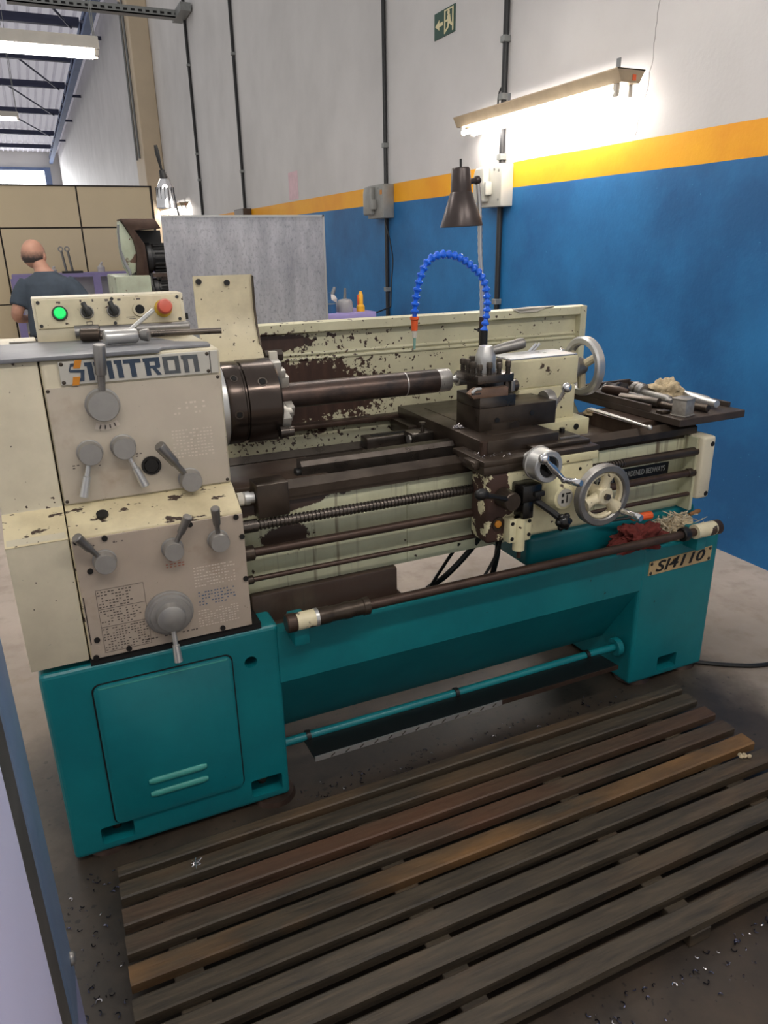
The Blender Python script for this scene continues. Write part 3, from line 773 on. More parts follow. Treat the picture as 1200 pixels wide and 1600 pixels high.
for (x0, z0) in ((.03, .99), (.075, .99), (.125, 1.0), (.165, 1.0)): chart(x0, x0+.018, z0, z0+.012, .0806, 2, 2, 'print_dark', 'gear_mark', .6, hs, int(x0*999))
for (x0, z0) in ((.026, .835), (.085, .835)): chart(x0, x0+.024, z0, z0+.008, -.0046, 1, 4, 'print_dark', 'gear_mark', .8, gb, int(x0*999))

def lever_knob(nm, x, z, y, r, depth, ang, ln, lr, flare=1.25, hub_r=None, tip='steel_dull', label=None, out=0.0):
    """round selector knob on the front with a lever arm; ang measured clockwise from straight up"""
    hub = B().rev([(0, r*1.10), (.003, r*1.10), (.004, r), (depth-.003, r*.985), (depth, r*.92), (depth, 0)], (x, y, z), (0, -1, 0), 32).build(nm, 'knob', L)
    a = math.radians(ang); d = Vector((math.sin(a), 0, math.cos(a)))
    d2 = (d + Vector((0, -out, 0))).normalized()
    p0 = Vector((x, y-depth*.55, z)) + d*r*.7
    pts = [(0, lr*.62), (ln*.40, lr*.72), (ln*.42, lr*1.0), (ln*.97, lr*flare), (ln, lr*flare*.85), (ln, 0)]
    B().rev(pts, p0, d2, 16).build('lever_handle', tip, hub)
    return hub
lever_knob('speed_lever', .112, 1.128, .081, .0335, .030, 4, .110, .0115, 1.15, out=.15)
lever_knob('range_lever', .071, 1.026, .081, .0255, .028, 196, .082, .0085, tip='steel', out=.1)
lever_knob('range_lever', .142, 1.030, .081, .0255, .028, 160, .082, .0085, tip='steel', out=.1)
lever_knob('feed_direction_lever', .279, .934, .081, .0245, .034, -33, .105, .0105, out=.25)
lever_knob('feed_lever', .063, .800, -.004, .0235, .030, -32, .080, .009, out=.3)
lever_knob('feed_lever', .210, .801, -.004, .0228, .030, 24, .080, .0085, out=.3)
lever_knob('feed_lever', .315, .803, -.004, .0228, .030, -4, .080, .0085, out=.3)
dl = B().rev([(0, .0555), (.006, .0555), (.007, .0525), (.014, .051), (.015, .046), (.020, .045), (.021, .034), (.026, .033), (.040, .032), (.042, .029), (.042, 0)], (.185, -.004, .642), (0, -1, 0), 40).build('feed_dial', 'knob', L)
B().rev([(0, .006), (.035, .006), (.037, .0085), (.078, .0105), (.080, .008), (.080, 0)], (.186, -.03, .606), Vector((.02, -.15, -1)), 16).build('lever_handle', 'steel', dl)

# control box behind the headstock
cb = B().prism([(.378, 1.232), (.378, 1.264), (.394, 1.338), (.48, 1.338), (.48, 1.232)], 'x', .004, .362, .003).build('control_box', 'cream_clean', L)
tilt = Matrix.Translation((0, .3855, 1.3005)) @ Matrix.Rotation(-math.atan2(.016, .074), 4, 'X')
def cbx(): return B()
B().box(.010, .354, -.004, .001, -.035, .034, .0015, 1, mx=tilt).build('face_plate', 'cream', cb, 0)
def btn(x, parts, nm, m):
    mb = B()
    for (t0, t1, r0, r1) in parts: mb.cyl((x, -t0, 0), (x, -t1, 0), r0, r1, 24, mx=tilt)
    return mb.build(nm, m, cb)
btn(.063, [(.003, .012, .0185, .017)], 'lamp_bezel', 'black'); btn(.063, [(.012, .019, .014, .012)], 'indicator_lamp', 'lens_green')
for x in (.125, .187):
    btn(x, [(.003, .010, .0165, .0155)], 'switch_bezel', 'steel_dull'); btn(x, [(.010, .018, .0135, .012)], 'selector_switch', 'black')
    B().box(-.0058, .0058, -.031, -.014, -.014, .022, .0025, mx=tilt @ Matrix.Translation((x, 0, 0)) @ Matrix.Rotation(-.35, 4, 'Y')).build('selector_grip', 'black', cb)
btn(.250, [(.003, .009, .018, .017)], 'empty_bezel', 'cream'); btn(.250, [(.009, .0095, .0115, .0115)], 'empty_hole', 'hole')
btn(.308, [(.003, .007, .022, .022)], 'yellow_collar', 'yellow_ring'); btn(.308, [(.007, .028, .0125, .0125)], 'button_neck', 'steel_dull')
B().rev([(.026, .014), (.030, .0185), (.040, .0185), (.046, .015), (.049, 0)], (.308, 0, 0), (0, -1, 0), 24, tilt).build('emergency_button', 'red_plastic', cb)
for (x, z) in ((.018, .027), (.018, -.028), (.346, .027), (.346, -.028), (.187, .029), (.187, -.030)): B().cyl((x, -.0065, z), (x, -.003, z), .0042, seg=10, mx=tilt).build('panel_screw', 'black', cb)
mb = B()
for (x, z, w_, h_) in ((.120, -.024, .014, .0012), (.120, -.031, .014, .0012), (.120, -.031, .0012, .008), (.133, -.031, .0012, .008), (.215, -.018, .02, .0015), (.222, -.022, .016, .0015), (.140, .024, .004, .006), (.112, .024, .004, .006), (.170, .024, .008, .005), (.200, .024, .008, .005), (.058, .024, .010, .004), (.245, .024, .010, .004)):
    mb.box(x, x+w_, -.0046, -.004, z, z+h_, mx=tilt)
mb.build('switch_marks', 'print_dark', cb, 0)
B().box(.360, .372, .40, .42, 1.27, 1.285).build('cable_gland', 'black', cb, 0)

# chuck
CX, CY, CZ = .40, .33, 1.052
ch = B().rev([(0, .117), (.022, .117), (.024, .114), (.024, .04)], (.396, CY, CZ), (1, 0, 0), 48).build('chuck_backplate', 'steel', L)
ck = B().rev([(.0, .09), (.0, .108), (.003, .110), (.043, .110), (.046, .106), (.050, .106), (.052, .112), (.136, .112), (.141, .107), (.141, .03)], (.422, CY, CZ), (1, 0, 0), 64).build('chuck', 'chuck', L)
def rad(ang, x, r): return Vector((x, CY - r*math.cos(ang), CZ + r*math.sin(ang)))   # ang 0 faces the operator, positive up
for ang, x, rr in ((.78, .444, .0075), (-.10, .444, .0085), (.62, .515, .0095), (2.7, .515, .0095), (-1.5, .515, .0095)):
    d = rad(ang, x, 1) - rad(ang, x, 0)
    R0 = .110 if x < .46 else .112
    s = B().ring(rad(ang, x, R0-.0012), d, rr*1.35, rr*1.02, .004, 24).build('socket_rim', 'dark_steel', ck)
    B().cyl(rad(ang, x, R0-.004), rad(ang, x, R0+.0012), rr*1.05, seg=4).build('key_socket', 'hole', ck)
for a in (1.35, -.46, 3.4):
    mb = B(); u = rad(a, 0, 1) - rad(a, 0, 0); wv = Vector((1, 0, 0)).cross(u)
    mx = Matrix(((1, u.x, wv.x, .563), (0, u.y, wv.y, CY), (0, u.z, wv.z, CZ), (0, 0, 0, 1)))
    mb.box(-.004, .022, .034, .108, -.014, .014, .002, mx=mx).box(.022, .044, .034, .066, -.014, .014, .002, mx=mx).box(.0, .034, .060, .085, -.014, .014, .002, mx=mx)
    mb.build('jaw', 'jaw', ck)
B().cyl((.548, .225, .982), (.585, .225, .982), .017, .013, 16).build('jaw_bolt', 'dark_steel', ck)

# guard over the chuck (swung up) with its pivot bar
gpf = [(.520, 1.372), (.520, 1.28), (.510, 1.235), (.485, 1.185), (.45, 1.15), (.41, 1.135)]
inner = [(y+.006, z-.002) for y, z in gpf]
cg = B().prism(gpf + inner[::-1], 'x', .416, .582).build('chuck_guard', 'cream', L)
B().prism([(y-.012, z-.004) for y, z in gpf[:4]] + [(y+.010, z) for y, z in gpf[:4]][::-1], 'x', .579, .583).build('guard_edge', 'brown_iron', cg, 0)
for (x, z) in ((.430, 1.357), (.508, 1.352)): B().cyl((x, .512, z), (x, .522, z), .008, seg=12).build('guard_bolt', 'black', cg)
B().cyl((.385, .47, 1.146), (.60, .47, 1.146), .009, seg=14).build('guard_shaft', 'dark_steel', cg)
B().cyl((.385, .47, 1.146), (.435, .47, 1.146), .013, seg=14).build('shaft_bush', 'brown_iron', cg)
B().hexa((.585, .455, 1.150), (.635, .455, 1.150), .018).build('shaft_nut', 'dark_steel', cg)
B().box(.592, .616, .43, .455, 1.05, 1.165, .003).build('guard_arm', 'paper', cg)

# splash guard at the back
sp = B().box(.50, 1.822, .600, .606, .885, 1.222).prism([(.600, .90), (.606, .90), (.52, .80), (.514, .80)], 'x', .40, 1.80).build('splash_guard', 'cream_splash', L, 0)
B().prism([(.574, 1.196), (.574, 1.222), (.606, 1.226), (.606, 1.19), (.590, 1.19)], 'x', .50, 1.822).build('top_rim', 'cream_splash', sp, 0)
B().box(1.796, 1.822, .572, .606, .90, 1.224).build('end_rim', 'cream_splash', sp, 0)
for z in (1.127, 1.112): B().tube([(.50, .600, z), (1.796, .600, z)], .006, 8).build('pressed_bead', 'cream_splash', sp)
B().box(.50, 1.80, .560, .600, .893, .910, .003).build('lower_rail', 'rust_iron', sp)
B().ball((.78, .572, 1.176), .006, 10, (1, .6, 1)).build('rim_bolt', 'screw', sp)

# bed
bd = B().box(.379, 1.885, .10, .50, .592, .835, .004).build('bed', 'cream_bed', L)
for x in (.86, 1.22, 1.52): B().box(x, x+.006, .097, .101, .60, .83).build('casting_rib', 'cream_bed', bd, 0)
B().box(.379, 1.885, .12, .48, .835, .842).build('bed_top', 'stain_iron', bd, 0)
fw = B().prism([(.082, .850), (.082, .871), (.112, .886), (.135, .868), (.14, .835), (.101, .835), (.098, .850)], 'x', .505, 1.905).build('front_way', 'brown_iron', L, 0)
B().prism([(.40, .835), (.40, .858), (.43, .872), (.46, .858), (.47, .835)], 'x', .379, 1.90).build('rear_way', 'dark_steel', L, 0)
B().box(.379, .66, .155, .36, .842, .868, .004).build('gap_piece', 'stain_iron', L)
B().box(.50, 1.05, .088, .10, .838, .851).build('gear_rack', 'brown_iron', L, 0)
bar2 = B().prism([(.180, .845), (.180, .893), (.190, .905), (.222, .905), (.226, .845)], 'x', .588, 1.055).build('way_bar', 'dark_steel', L, 0)
B().cyl((.576, .20, .872), (.59, .20, .872), .014, seg=14).build('bar_screw', 'black', bar2)
bt = B().box(.432, .513, .058, .128, .812, .898, .003).build('stop_block', 'brown_iron', L)
B().rev([(0, .012), (.006, .017), (.018, .017), (.018, .014), (.030, .014)], (.400, .085, .862), (1, 0, 0), 20).build('stop_micrometer', 'steel', bt)
B().cyl((.388, .085, .862), (.402, .085, .862), .017, seg=20).build('micrometer_cap', 'paper', bt)
# rear slotted bar with clamp lug
rb = B().box(.86, 1.10, .37, .425, .858, .893, .004).build('slotted_bar', 'dark_steel', L)
B().box(.885, 1.03, .387, .407, .8925, .8938).build('bar_slot', 'hole', rb, 0)
lg = B().box(.985, 1.065, .315, .375, .868, .905, .005).build('clamp_lug', 'dark_steel', L)
B().cyl((1.03, .335, .90), (1.03, .335, .925), .006, seg=10).hexa((1.03, .335, .925), (1.03, .335, .933), .011).build('lug_bolt', 'screw', lg)
B().cyl((.984, .33, .885), (.978, .33, .885), .014, seg=14).build('lug_screw', 'steel_dull', lg)

# rods along the front
def screw_profile(x0, x1, r, pitch):
    out = []; x = x0
    while x < x1:
        out += [(x, r), (x+pitch*.42, r), (x+pitch*.5, r*.80), (x+pitch*.92, r*.80)]; x += pitch
    return [(t-x0, rr) for t, rr in out]
ls = B().rev(screw_profile(.42, 1.58, .0140, .0105), (.42, .055, .799), (1, 0, 0), 14).build('lead_screw', 'dark_steel', L, 30)
B().cyl((.379, .055, .799), (.425, .055, .799), .0165, seg=18).build('screw_collar', 'dark_steel', ls)
B().cyl((1.58, .055, .799), (1.885, .055, .799), .0145, seg=18).build('screw_shank', 'brown_iron', ls)
fr = B().cyl((.40, .055, .728), (1.885, .055, .728), .0118, seg=14).build('feed_rod', 'rust_iron', L)
B().cyl((.379, .055, .728), (.412, .055, .728), .0195, seg=20, bev=.002).build('rod_collar', 'brown_iron', fr)
B().cyl((1.855, .055, .728), (1.887, .055, .728), .015, seg=16, bev=.002).build('rod_collar', 'brown_iron', fr)
tr_ = B().cyl((.39, .055, .655), (1.905, .055, .655), .0070, seg=12).build('switch_rod', 'rust_iron', L)
B().cyl((.379, .055, .655), (.405, .055, .655), .0115, seg=16, bev=.002).build('rod_collar', 'brown_iron', tr_)
eb = B().box(1.882, 1.938, .028, .112, .640, .850, .010, 3).build('rod_end_bracket', 'cream_clean', L)
B().box(1.872, 1.884, .045, .11, .60, .845).build('bracket_side', 'cream_bed', eb, 0)
for z in (.836, .668): B().cyl((1.922, .0275, z-.012), (1.922, .034, z-.012), .0085, seg=14).build('bracket_bolt', 'hole', eb)
for z in (.81, .67): B().cyl((1.936, .06, z), (1.944, .06, z), .009, seg=12).build('bracket_bolt', 'black', eb)
bp = B().box(1.50, 1.815, .0975, .1002, .722, .762).build('slogan_plate', 'black', L, 0)
text_mesh('INDUCTION HARDENED BEDWAYS', .026, front(1.657, .0972, .742), 'lettering', 'print_white', bp, .0003, width=.285)

# carriage: saddle, apron, slides
sd = B().box(1.022, 1.406, -.034, .135, .884, .901, .003).box(1.022, 1.16, -.034, .10, .862, .886, .003).build('saddle_wing', 'brown_iron', L)
B().box(1.16, 1.402, -.036, .10, .862, .8865, .003).build('saddle_front', 'cream_saddle', sd)
B().box(1.058, 1.31, .03, .57, .862, .936, .003).build('saddle_bridge', 'brown_iron', L)
B().box(1.03, 1.40, .43, .57, .86, .90, .003).build('saddle_rear_wing', 'brown_iron', L)
ap = B().box(1.040, 1.396, -.030, .060, .660, .866, .012, 3).build('apron', 'cream_apron', L)
B().box(1.12, 1.29, .085, .50, .89, .938, .003).build('cross_slide', 'brown_iron', L)
B().box(1.20, 1.40, .0, .13, .9005, .912, .002).build('saddle_pad', 'brown_iron', L)
for (x, y) in ((1.375, .10), (1.30, .06)): B().hexa((x, y, .912), (x, y, .925), .009).build('saddle_bolt', 'black', sd)
B().box(1.315, 1.385, .03, .034, .913, .918).build('saddle_pin', 'steel_dull', sd, 0)
B().cyl((1.06, .03, .90), (1.06, .03, .93), .011, seg=14).hexa((1.06, .03, .925), (1.06, .03, .937), .012).build('clamp_bolt', 'rust_iron', sd)
B().box(1.005, 1.045, -.01, .05, .872, .897, .006).cyl((1.003, .0, .884), (1.012, .0, .884), .009, seg=12).build('way_wiper', 'brown_iron', sd)
sw = B().cyl((1.195, .20, .936), (1.195, .20, .958), .085, seg=40).build('swivel_base', 'brown_iron', L)
cs = B().box(1.106, 1.372, .130, .262, .935, 1.003, .003).build('compound_slide', 'brown_iron', L)
B().box(1.106, 1.226, .130, .262, 1.003, 1.036, .002).build('tool_post_seat', 'dark_steel', cs)
B().cyl((1.165, .128, .965), (1.165, .132, .965), .008, seg=12).cyl((1.285, .128, .975), (1.285, .132, .975), .008, seg=12).build('gib_screw', 'black', cs)
cd_ = B().rev([(0, .034), (.012, .037), (.026, .037), (.028, .030), (.036, .020)], (1.372, .196, .985), (1, 0, 0), 30).build('compound_dial', 'steel_dull', L)
B().tube([(1.41, .196, .970), (1.425, .185, .992), (1.432, .172, 1.02)], .0065, 8).ball((1.434, .168, 1.028), .0165, 14).cyl((1.405, .196, .985), (1.422, .196, .985), .010).build('ball_crank', 'chrome', cd_)
# tool post
tp = B().box(1.128, 1.206, .165, .24, 1.035, 1.073).box(1.104, 1.224, .140, .262, 1.071, 1.0945, .002).build('tool_post', 'dark_steel', L)
for (x, y, h) in ((1.116, .153, .015), (1.147, .151, .019), (1.180, .151, .015), (1.211, .153, .019), (1.116, .187, .018), (1.116, .217, .022), (1.118, .248, .020), (1.211, .20, .018), (1.211, .245, .022), (1.150, .25, .024), (1.182, .25, .024)):
    B().rev(screw_profile(0, h, .0078, .005) + [(h, .0078)], (x, y, 1.094), (0, 0, 1), 10).rev([(0, .0092), (.013, .0092), (.016, .007), (.016, 0)], (x, y, 1.094+h), (0, 0, 1), 6).build('clamp_screw', 'screw', tp)
hb = B().rev([(0, .031), (.040, .030), (.048, .029), (.074, .019), (.076, 0)], (1.164, .20, 1.094), (0, 0, 1), 28).build('clamp_hub', 'steel', tp)
B().rev([(0, .009), (.012, .012), (.03, .0145), (.095, .0165), (.105, .0145), (.109, .008), (.110, 0)], (1.174, .193, 1.152), (1, -.18, .19), 18).build('clamp_lever', 'steel_dull', tp)
# tailstock
ts = B().box(1.29, 1.552, .262, .398, 1.014, 1.106, .008, 3).box(1.325, 1.54, .255, .41, .90, 1.016, .006).build('tailstock', 'cream_tail', L)
B().box(1.295, 1.548, .268, .392, 1.106, 1.1105, .001, 1).build('top_cover', 'lid_steel', ts, 0)
B().box(1.315, 1.572, .215, .45, .858, .912, .004).build('tailstock_base', 'cream_saddle', ts)
B().cyl((1.52, .2135, .888), (1.52, .218, .888), .010, seg=12).build('base_bolt', 'hole', ts)
B().cyl((1.145, .33, 1.056), (1.292, .33, 1.056), .0215, seg=24).build('quill', 'steel', ts)
B().cyl((1.117, .33, 1.056), (1.147, .33, 1.056), .002, .013, seg=18).build('centre_point', 'steel', ts)
for dx in (0, .014): B().tube([(1.44+dx, .385, 1.105), (1.465+dx, .375, 1.135)], .0045, 8).build('clamp_handle', 'chrome', ts)
tw = B().rev([(0, .046), (.012, .050), (.022, .050), (.026, .040), (.055, .03), (.075, .026)], (1.550, .33, 1.056), (1, 0, 0), 32).build('tailstock_wheel', 'steel_dull', L)
B().ring((1.625, .33, 1.056), (1, 0, 0), .096, .070, .032, 48, .006).build('wheel_rim', 'steel', tw)
for k in range(3):
    a = .5+k*2*PI/3; d = Vector((0, math.cos(a), math.sin(a)))
    B().tube([Vector((1.615, .33, 1.056)), Vector((1.62, .33, 1.056))+d*.03, Vector((1.625, .33, 1.056))+d*.078], [.016, .014, .013], 10).build('wheel_spoke', 'cream', tw)
B().rev([(0, .006), (.014, .009), (.018, .006), (.018, 0)], (1.60, .33+.075, 1.10), (-1, 0, 0), 12).build('wheel_handle', 'chrome', tw)

# cross feed dial and crank on the saddle front
xd = B().rev([(0, .024), (.030, .024), (.030, .043), (.036, .046), (.044, .046), (.045, .044), (.085, .044), (.088, .041), (.088, .030), (.080, .028), (.080, 0)], (1.170, -.030, .890), (0, -1, 0), 40).build('cross_feed_dial', 'steel', L)
B().cyl((1.170, -.1095, .890), (1.170, -.1125, .890), .0275, seg=28).cyl((1.170, -.108, .890), (1.170, -.132, .890), .014, seg=16).build('crank_hub', 'black_gloss', xd)
B().ring((1.170, -.070, .890), (0, 1, 0), .0468, .040, .005, 40).build('dial_ring', 'steel_dull', xd)
A0 = Vector((1.170, -.134, .890)); dv = Vector((.72, 0, -.70)).normalized()
B().tube([A0-dv*.042, A0-dv*.02, A0, A0+dv*.025, A0+dv*.05], [.0065, .008, .011, .008, .007], 12).ball(A0-dv*.044, .0145, 14).ball(A0+dv*.052, .0095, 12).build('crank_arm', 'chrome', xd)
B().rev([(0, .006), (.008, .0065), (.012, .0085), (.05, .0105), (.056, .008), (.056, 0)], A0+dv*.052, (.25, -1, .08), 14).build('crank_handle', 'chrome', xd)
# carriage handwheel
wc = Vector((1.358, -.115, .783))
hwl = B().ring(wc, (0, 1, 0), .089, .067, .028, 56, .004).build('carriage_wheel', 'steel_dull', L)
B().ring(wc+Vector((0, .002, 0)), (0, 1, 0), .068, .058, .020, 48, .003).build('inner_rim', 'cream', hwl)
B().rev([(0, .022), (.012, .027), (.026, .027), (.030, .022), (.030, 0)], wc+Vector((0, .012, 0)), (0, -1, 0), 8).build('wheel_hub', 'cream', hwl)
B().hexa(wc+Vector((0, -.018, 0)), wc+Vector((0, -.026, 0)), .0095).build('hub_nut', 'dark_steel', hwl)
for a in (-42, 78, 198):
    a = math.radians(a); d = Vector((math.cos(a), 0, math.sin(a)))
    B().tube([wc+d*.018, wc+d*.040, wc+d*.064], [.017, .014, .022], 10).build('wheel_spoke', 'cream', hwl)
B().cyl(wc+Vector((0, .012, 0)), (wc.x, -.028, wc.z), .02, seg=18).build('wheel_shaft', 'cream', hwl)
a = math.radians(-42); hp_ = wc+Vector((math.cos(a)*.074, -.012, math.sin(a)*.074))
B().rev([(0, .007), (.01, .008), (.014, .010), (.04, .0085), (.07, .0115), (.078, .009), (.078, 0)], hp_, (.12, -1, -.02), 16).build('wheel_handle', 'chrome', hwl)
B().tube([wc+Vector((.012, .0, .052)), wc+Vector((.022, -.01, .045)), wc+Vector((.018, -.012, .036))], .006, 8).build('oil_nipple', 'black', hwl)
# apron fittings
B().prism([(1.195, .745), (1.205, .83), (1.19, .862), (1.275, .862), (1.29, .80), (1.295, .745), (1.27, .733), (1.22, .733)], 'y', -.052, -.026, .010, 3).build('apron_housing', 'cream_saddle', ap)
bs = B().rev([(0, .052), (.030, .050), (.045, .040), (.060, .034), (.062, .030), (.062, 0)], (1.252, -.026, .783), (0, -1, 0), 36).build('apron_boss', 'cream_saddle', ap)
B().cyl((1.252, -.0885, .783), (1.252, -.0895, .783), .026, seg=28).build('boss_plate', 'plate_alu', ap)
mb = B()
for (x, z, w_, h_) in ((-.012, .004, .007, .010), (-.012, -.014, .007, .010), (.004, -.014, .004, .022), (.001, .010, .016, .004)): mb.box(1.252+x, 1.252+x+w_, -.0903, -.0895, .783+z, .783+z+h_)
mb.build('boss_mark', 'letter_black', ap, 0)
lv = B().cyl((1.085, -.030, .795), (1.085, -.085, .795), .028, .026, 28, .003).build('clutch_lever', 'brown_iron', L)
B().tube([(1.075, -.075, .802), (1.02, -.088, .823), (.985, -.095, .835)], [.009, .007, .010], 10).ball((.978, -.096, .838), .0155, 14, (1.3, 1, 1)).build('lever_ball', 'black', lv)
bx_ = B().box(1.115, 1.178, -.085, -.028, .785, .835, .006).box(1.125, 1.160, -.075, -.028, .735, .79, .004).build('interlock_box', 'black_gloss', ap)
B().box(1.150, 1.182, -.092, -.06, .800, .815, .003).build('interlock_slot', 'black', ap)
sk = B().tube([(1.165, -.07, .785), (1.200, -.105, .755), (1.212, -.118, .742)], .0095, 10).build('half_nut_lever', 'black', L)
mb = B().ball((1.220, -.128, .732), .021, 14)
for k in range(6):
    a = k*PI/3; mb.ball((1.220+.018*math.cos(a), -.130, .732+.018*math.sin(a)), .009, 8)
mb.build('star_knob', 'black_gloss', sk)
br = B().box(1.093, 1.165, -.062, -.030, .665, .735, .004).cyl((1.129, -.055, .640), (1.129, -.055, .735), .017, seg=20).build('lever_bracket', 'cream_saddle', L)
for (x, z) in ((1.102, .723), (1.102, .678), (1.157, .723), (1.157, .683)): B().cyl((x, -.0635, z), (x, -.060, z), .0055, seg=10).build('bracket_bolt', 'hole', br)
B().cyl((1.135, -.050, .612), (1.135, -.050, .645), .006, seg=10).build('bracket_pin', 'rust_iron', br)
B().rev([(0, .019), (.005, .019), (.005, .014), (.003, .013)], (1.075, -.030, .718), (0, -1, 0), 22).build('sight_ring', 'brown_iron', ap)
B().rev([(0, .011), (.006, .010), (.008, 0)], (1.073, -.031, .718), (0, -1, 0), 18).build('sight_glass', 'amber', ap)
B().cyl((1.345, -.0315, .838), (1.345, -.029, .838), .005, seg=10).build('apron_bolt', 'hole', ap)
# hoses under the apron
for pts, r in (([(1.03, .10, .62), (1.01, .13, .56), (.985, .16, .49), (.97, .2, .42)], .005), ([(1.10, .08, .655), (1.08, .12, .58), (1.02, .15, .50), (.98, .2, .44)], .009), ([(1.135, .03, .66), (1.125, .05, .58), (1.09, .06, .51)], .0045), ([(1.14, .06, .66), (1.15, .08, .57), (1.145, .10, .48)], .009)):
    B().tube(pts, r, 8, smooth=5).build('trailing_hose', 'black', L)

# start and brake rod along the base front
RY, RZ = -.055, .571
rd = B().cyl((.60, RY, RZ), (1.80, RY, RZ), .0130, seg=18).build('control_rod', 'rust_iron', L)
B().cyl((.450, RY, RZ), (.476, RY, RZ), .0245, seg=24, bev=.003).build('end_cap', 'rust_iron', rd)
B().cyl((.476, RY, RZ), (.524, RY, RZ), .0225, seg=24).build('painted_sleeve', 'cream_sleeve', rd)
B().cyl((.524, RY, RZ), (.533, RY, RZ), .0235, seg=24).build('bright_ring', 'steel', rd)
B().rev([(0, .0225), (.030, .0225), (.034, .0205), (.066, .0205), (.070, .0225), (.085, .0225), (.092, .021), (.120, .021), (.122, .0235), (.138, .0235), (.142, .014)], (.533, RY, RZ), (1, 0, 0), 24).build('clutch_sleeve', 'brown_iron', rd)
B().cyl((1.745, RY, RZ), (1.770, RY, RZ), .0225, seg=22, bev=.003).build('rod_collar', 'black', rd)
B().cyl((1.800, RY, RZ), (1.880, RY, RZ), .0235, seg=24).build('painted_sleeve', 'cream_sleeve', rd)
B().cyl((1.880, RY, RZ), (1.906, RY, RZ), .0240, seg=24, bev=.004).build('end_cap', 'rust_iron', rd)
for x in (.49, 1.84): B().box(x-.02, x+.02, RY, .01, .50, RZ, .004).build('rod_bracket', 'teal', rd)
# chips lying on the saddle and the slides
r2 = random.Random(3); mb = B()
for i in range(150):
    x = 1.035+r2.random()*.10; y = -.02+r2.random()*.13; z = .9015
    a = r2.random()*6.28; s = r2.uniform(.002, .006)
    mb.poly([(x, y, z), (x+s*math.cos(a), y+s*math.sin(a), z+s*.8), (x+s*.6*math.cos(a+1.2), y+s*.6*math.sin(a+1.2), z+s*.2)], [(0, 1, 2)])
q = mb.build('metal_chips', 'chip', L, 0); q['kind'] = 'stuff'
# ------------------------------------------------------------------ duckboard in front of the lathe
dk = thing('wooden_duckboard', 'oily slatted wooden duckboard on the floor in front of the lathe', 'duckboard', (.85, -.47, 0))
for x in (.085, .587, 1.115, 1.56):
    B().box(x-.030, x+.030, -.822, -.118, 0, .034, .002, 1).build('batten', 'wood', dk, 0)
slat_y = [(-.112, -.146)] + [(-.166-.0755*k, -.2155-.0755*k) for k in range(9)]
for i, (a, b) in enumerate(slat_y):
    x0 = -.022 - .0016*i; x1 = 1.742 - .004*i - rnd.uniform(0, .006)
    tilt_ = rnd.uniform(-.0022, .0022)
    yc = (a+b)/2
    mb = B(); n = 9; vsl = []; hw = (a-b)/2
    for k in range(n):
        t = k/(n-1); x = x0+(x1-x0)*t; wv = .0012*math.sin(5*t+i*2.1); zt = .060 + .0015*math.sin(3*t+i)
        vsl += [(x, yc+hw+wv+tilt_*(t-.5), .034), (x, yc+hw+wv+tilt_*(t-.5), zt-.003), (x, yc+hw-.004+wv, zt), (x, yc-hw+.004+wv, zt), (x, yc-hw+wv+tilt_*(t-.5), zt-.003), (x, yc-hw+wv+tilt_*(t-.5), .034)]
    fcs = []
    for k in range(n-1):
        for j in range(6): fcs.append((k*6+j, k*6+(j+1) % 6, (k+1)*6+(j+1) % 6, (k+1)*6+j))
    fcs += [tuple(range(6))[::-1], tuple((n-1)*6+j for j in range(6))]
    mb.poly(vsl, fcs); bmesh.ops.recalc_face_normals(mb.bm, faces=mb.bm.faces)
    mb.build('slat', 'wood_bare' if i == 4 else 'wood_red' if i in (2, 3) else 'wood', dk, 30, origin=(x0, yc, .034))

# swarf on the floor and between the slats
r2 = random.Random(11)
def curl(mb, x, y, z, s):
    a = r2.random()*6.28; n = r2.randint(3, 6); pts = []
    for k in range(n):
        b = a+k*.7; pts.append(Vector((x+s*math.cos(b), y+s*math.sin(b), z+s*.3*abs(math.sin(k*1.3)))))
    mb.tube(pts, s*.22, 3)
mb1, mb2 = B(), B()
gaps = [(slat_y[i][1]+slat_y[i+1][0])/2 for i in range(9)]
for i in range(1500):
    u = r2.random()
    if u < .72: y = r2.choice(gaps)+r2.uniform(-.008, .008); x = r2.triangular(.0, 1.65, .75)
    elif u < .86: y = r2.uniform(-.10, .02); x = r2.uniform(.45, 1.65)
    elif u < .94: y = -.84-abs(r2.gauss(0, .05)); x = r2.uniform(.75, 1.5)
    else: x = r2.uniform(-.16, -.03); y = r2.uniform(-.7, -.05)
    curl(mb1 if r2.random() < (.26 if u < .86 else .10) else mb2, x, y, .002 if u >= .72 else r2.choice((.002, .006, .012)), r2.uniform(.002, .0065))
q = mb1.build('bright_swarf', 'chip', None, 0); q['kind'] = 'stuff'; tag(q, 'bright curled steel swarf scattered under and round the duckboard', 'swarf')
q = mb2.build('blued_swarf', 'chip_dark', None, 0); q['kind'] = 'stuff'; tag(q, 'dark blued steel swarf scattered under and round the duckboard', 'swarf')
def tangle(x, y, z, s, n, m, name, label, cat, r=.0009, seed=1):
    r3 = random.Random(seed); mb = B()
    for k in range(n):
        p = [Vector((x+r3.gauss(0, s*.4), y+r3.gauss(0, s*.4), z+abs(r3.gauss(0, s*.18))+r)) for _ in range(4)]
        mb.tube(p, r, 4, smooth=3)
    return tag(mb.build(name, m, None, 0), label, cat)
tangle(.150, -.187, .0610, .018, 7, 'chip', 'swarf_tangle', 'small bright tangle of swarf on a slat near the left pedestal', 'swarf', seed=4)
tangle(1.05, -.765, .002, .02, 6, 'chip', 'swarf_curl', 'curled bright swarf strip on the concrete by the nearest slat', 'swarf', .0012, 5)
tangle(1.30, -.86, .002, .022, 6, 'chip_dark', 'swarf_clump', 'dark clump of swarf on the floor right of the nearest slat', 'swarf', .0012, 6)
mb = B(); r3 = random.Random(9)
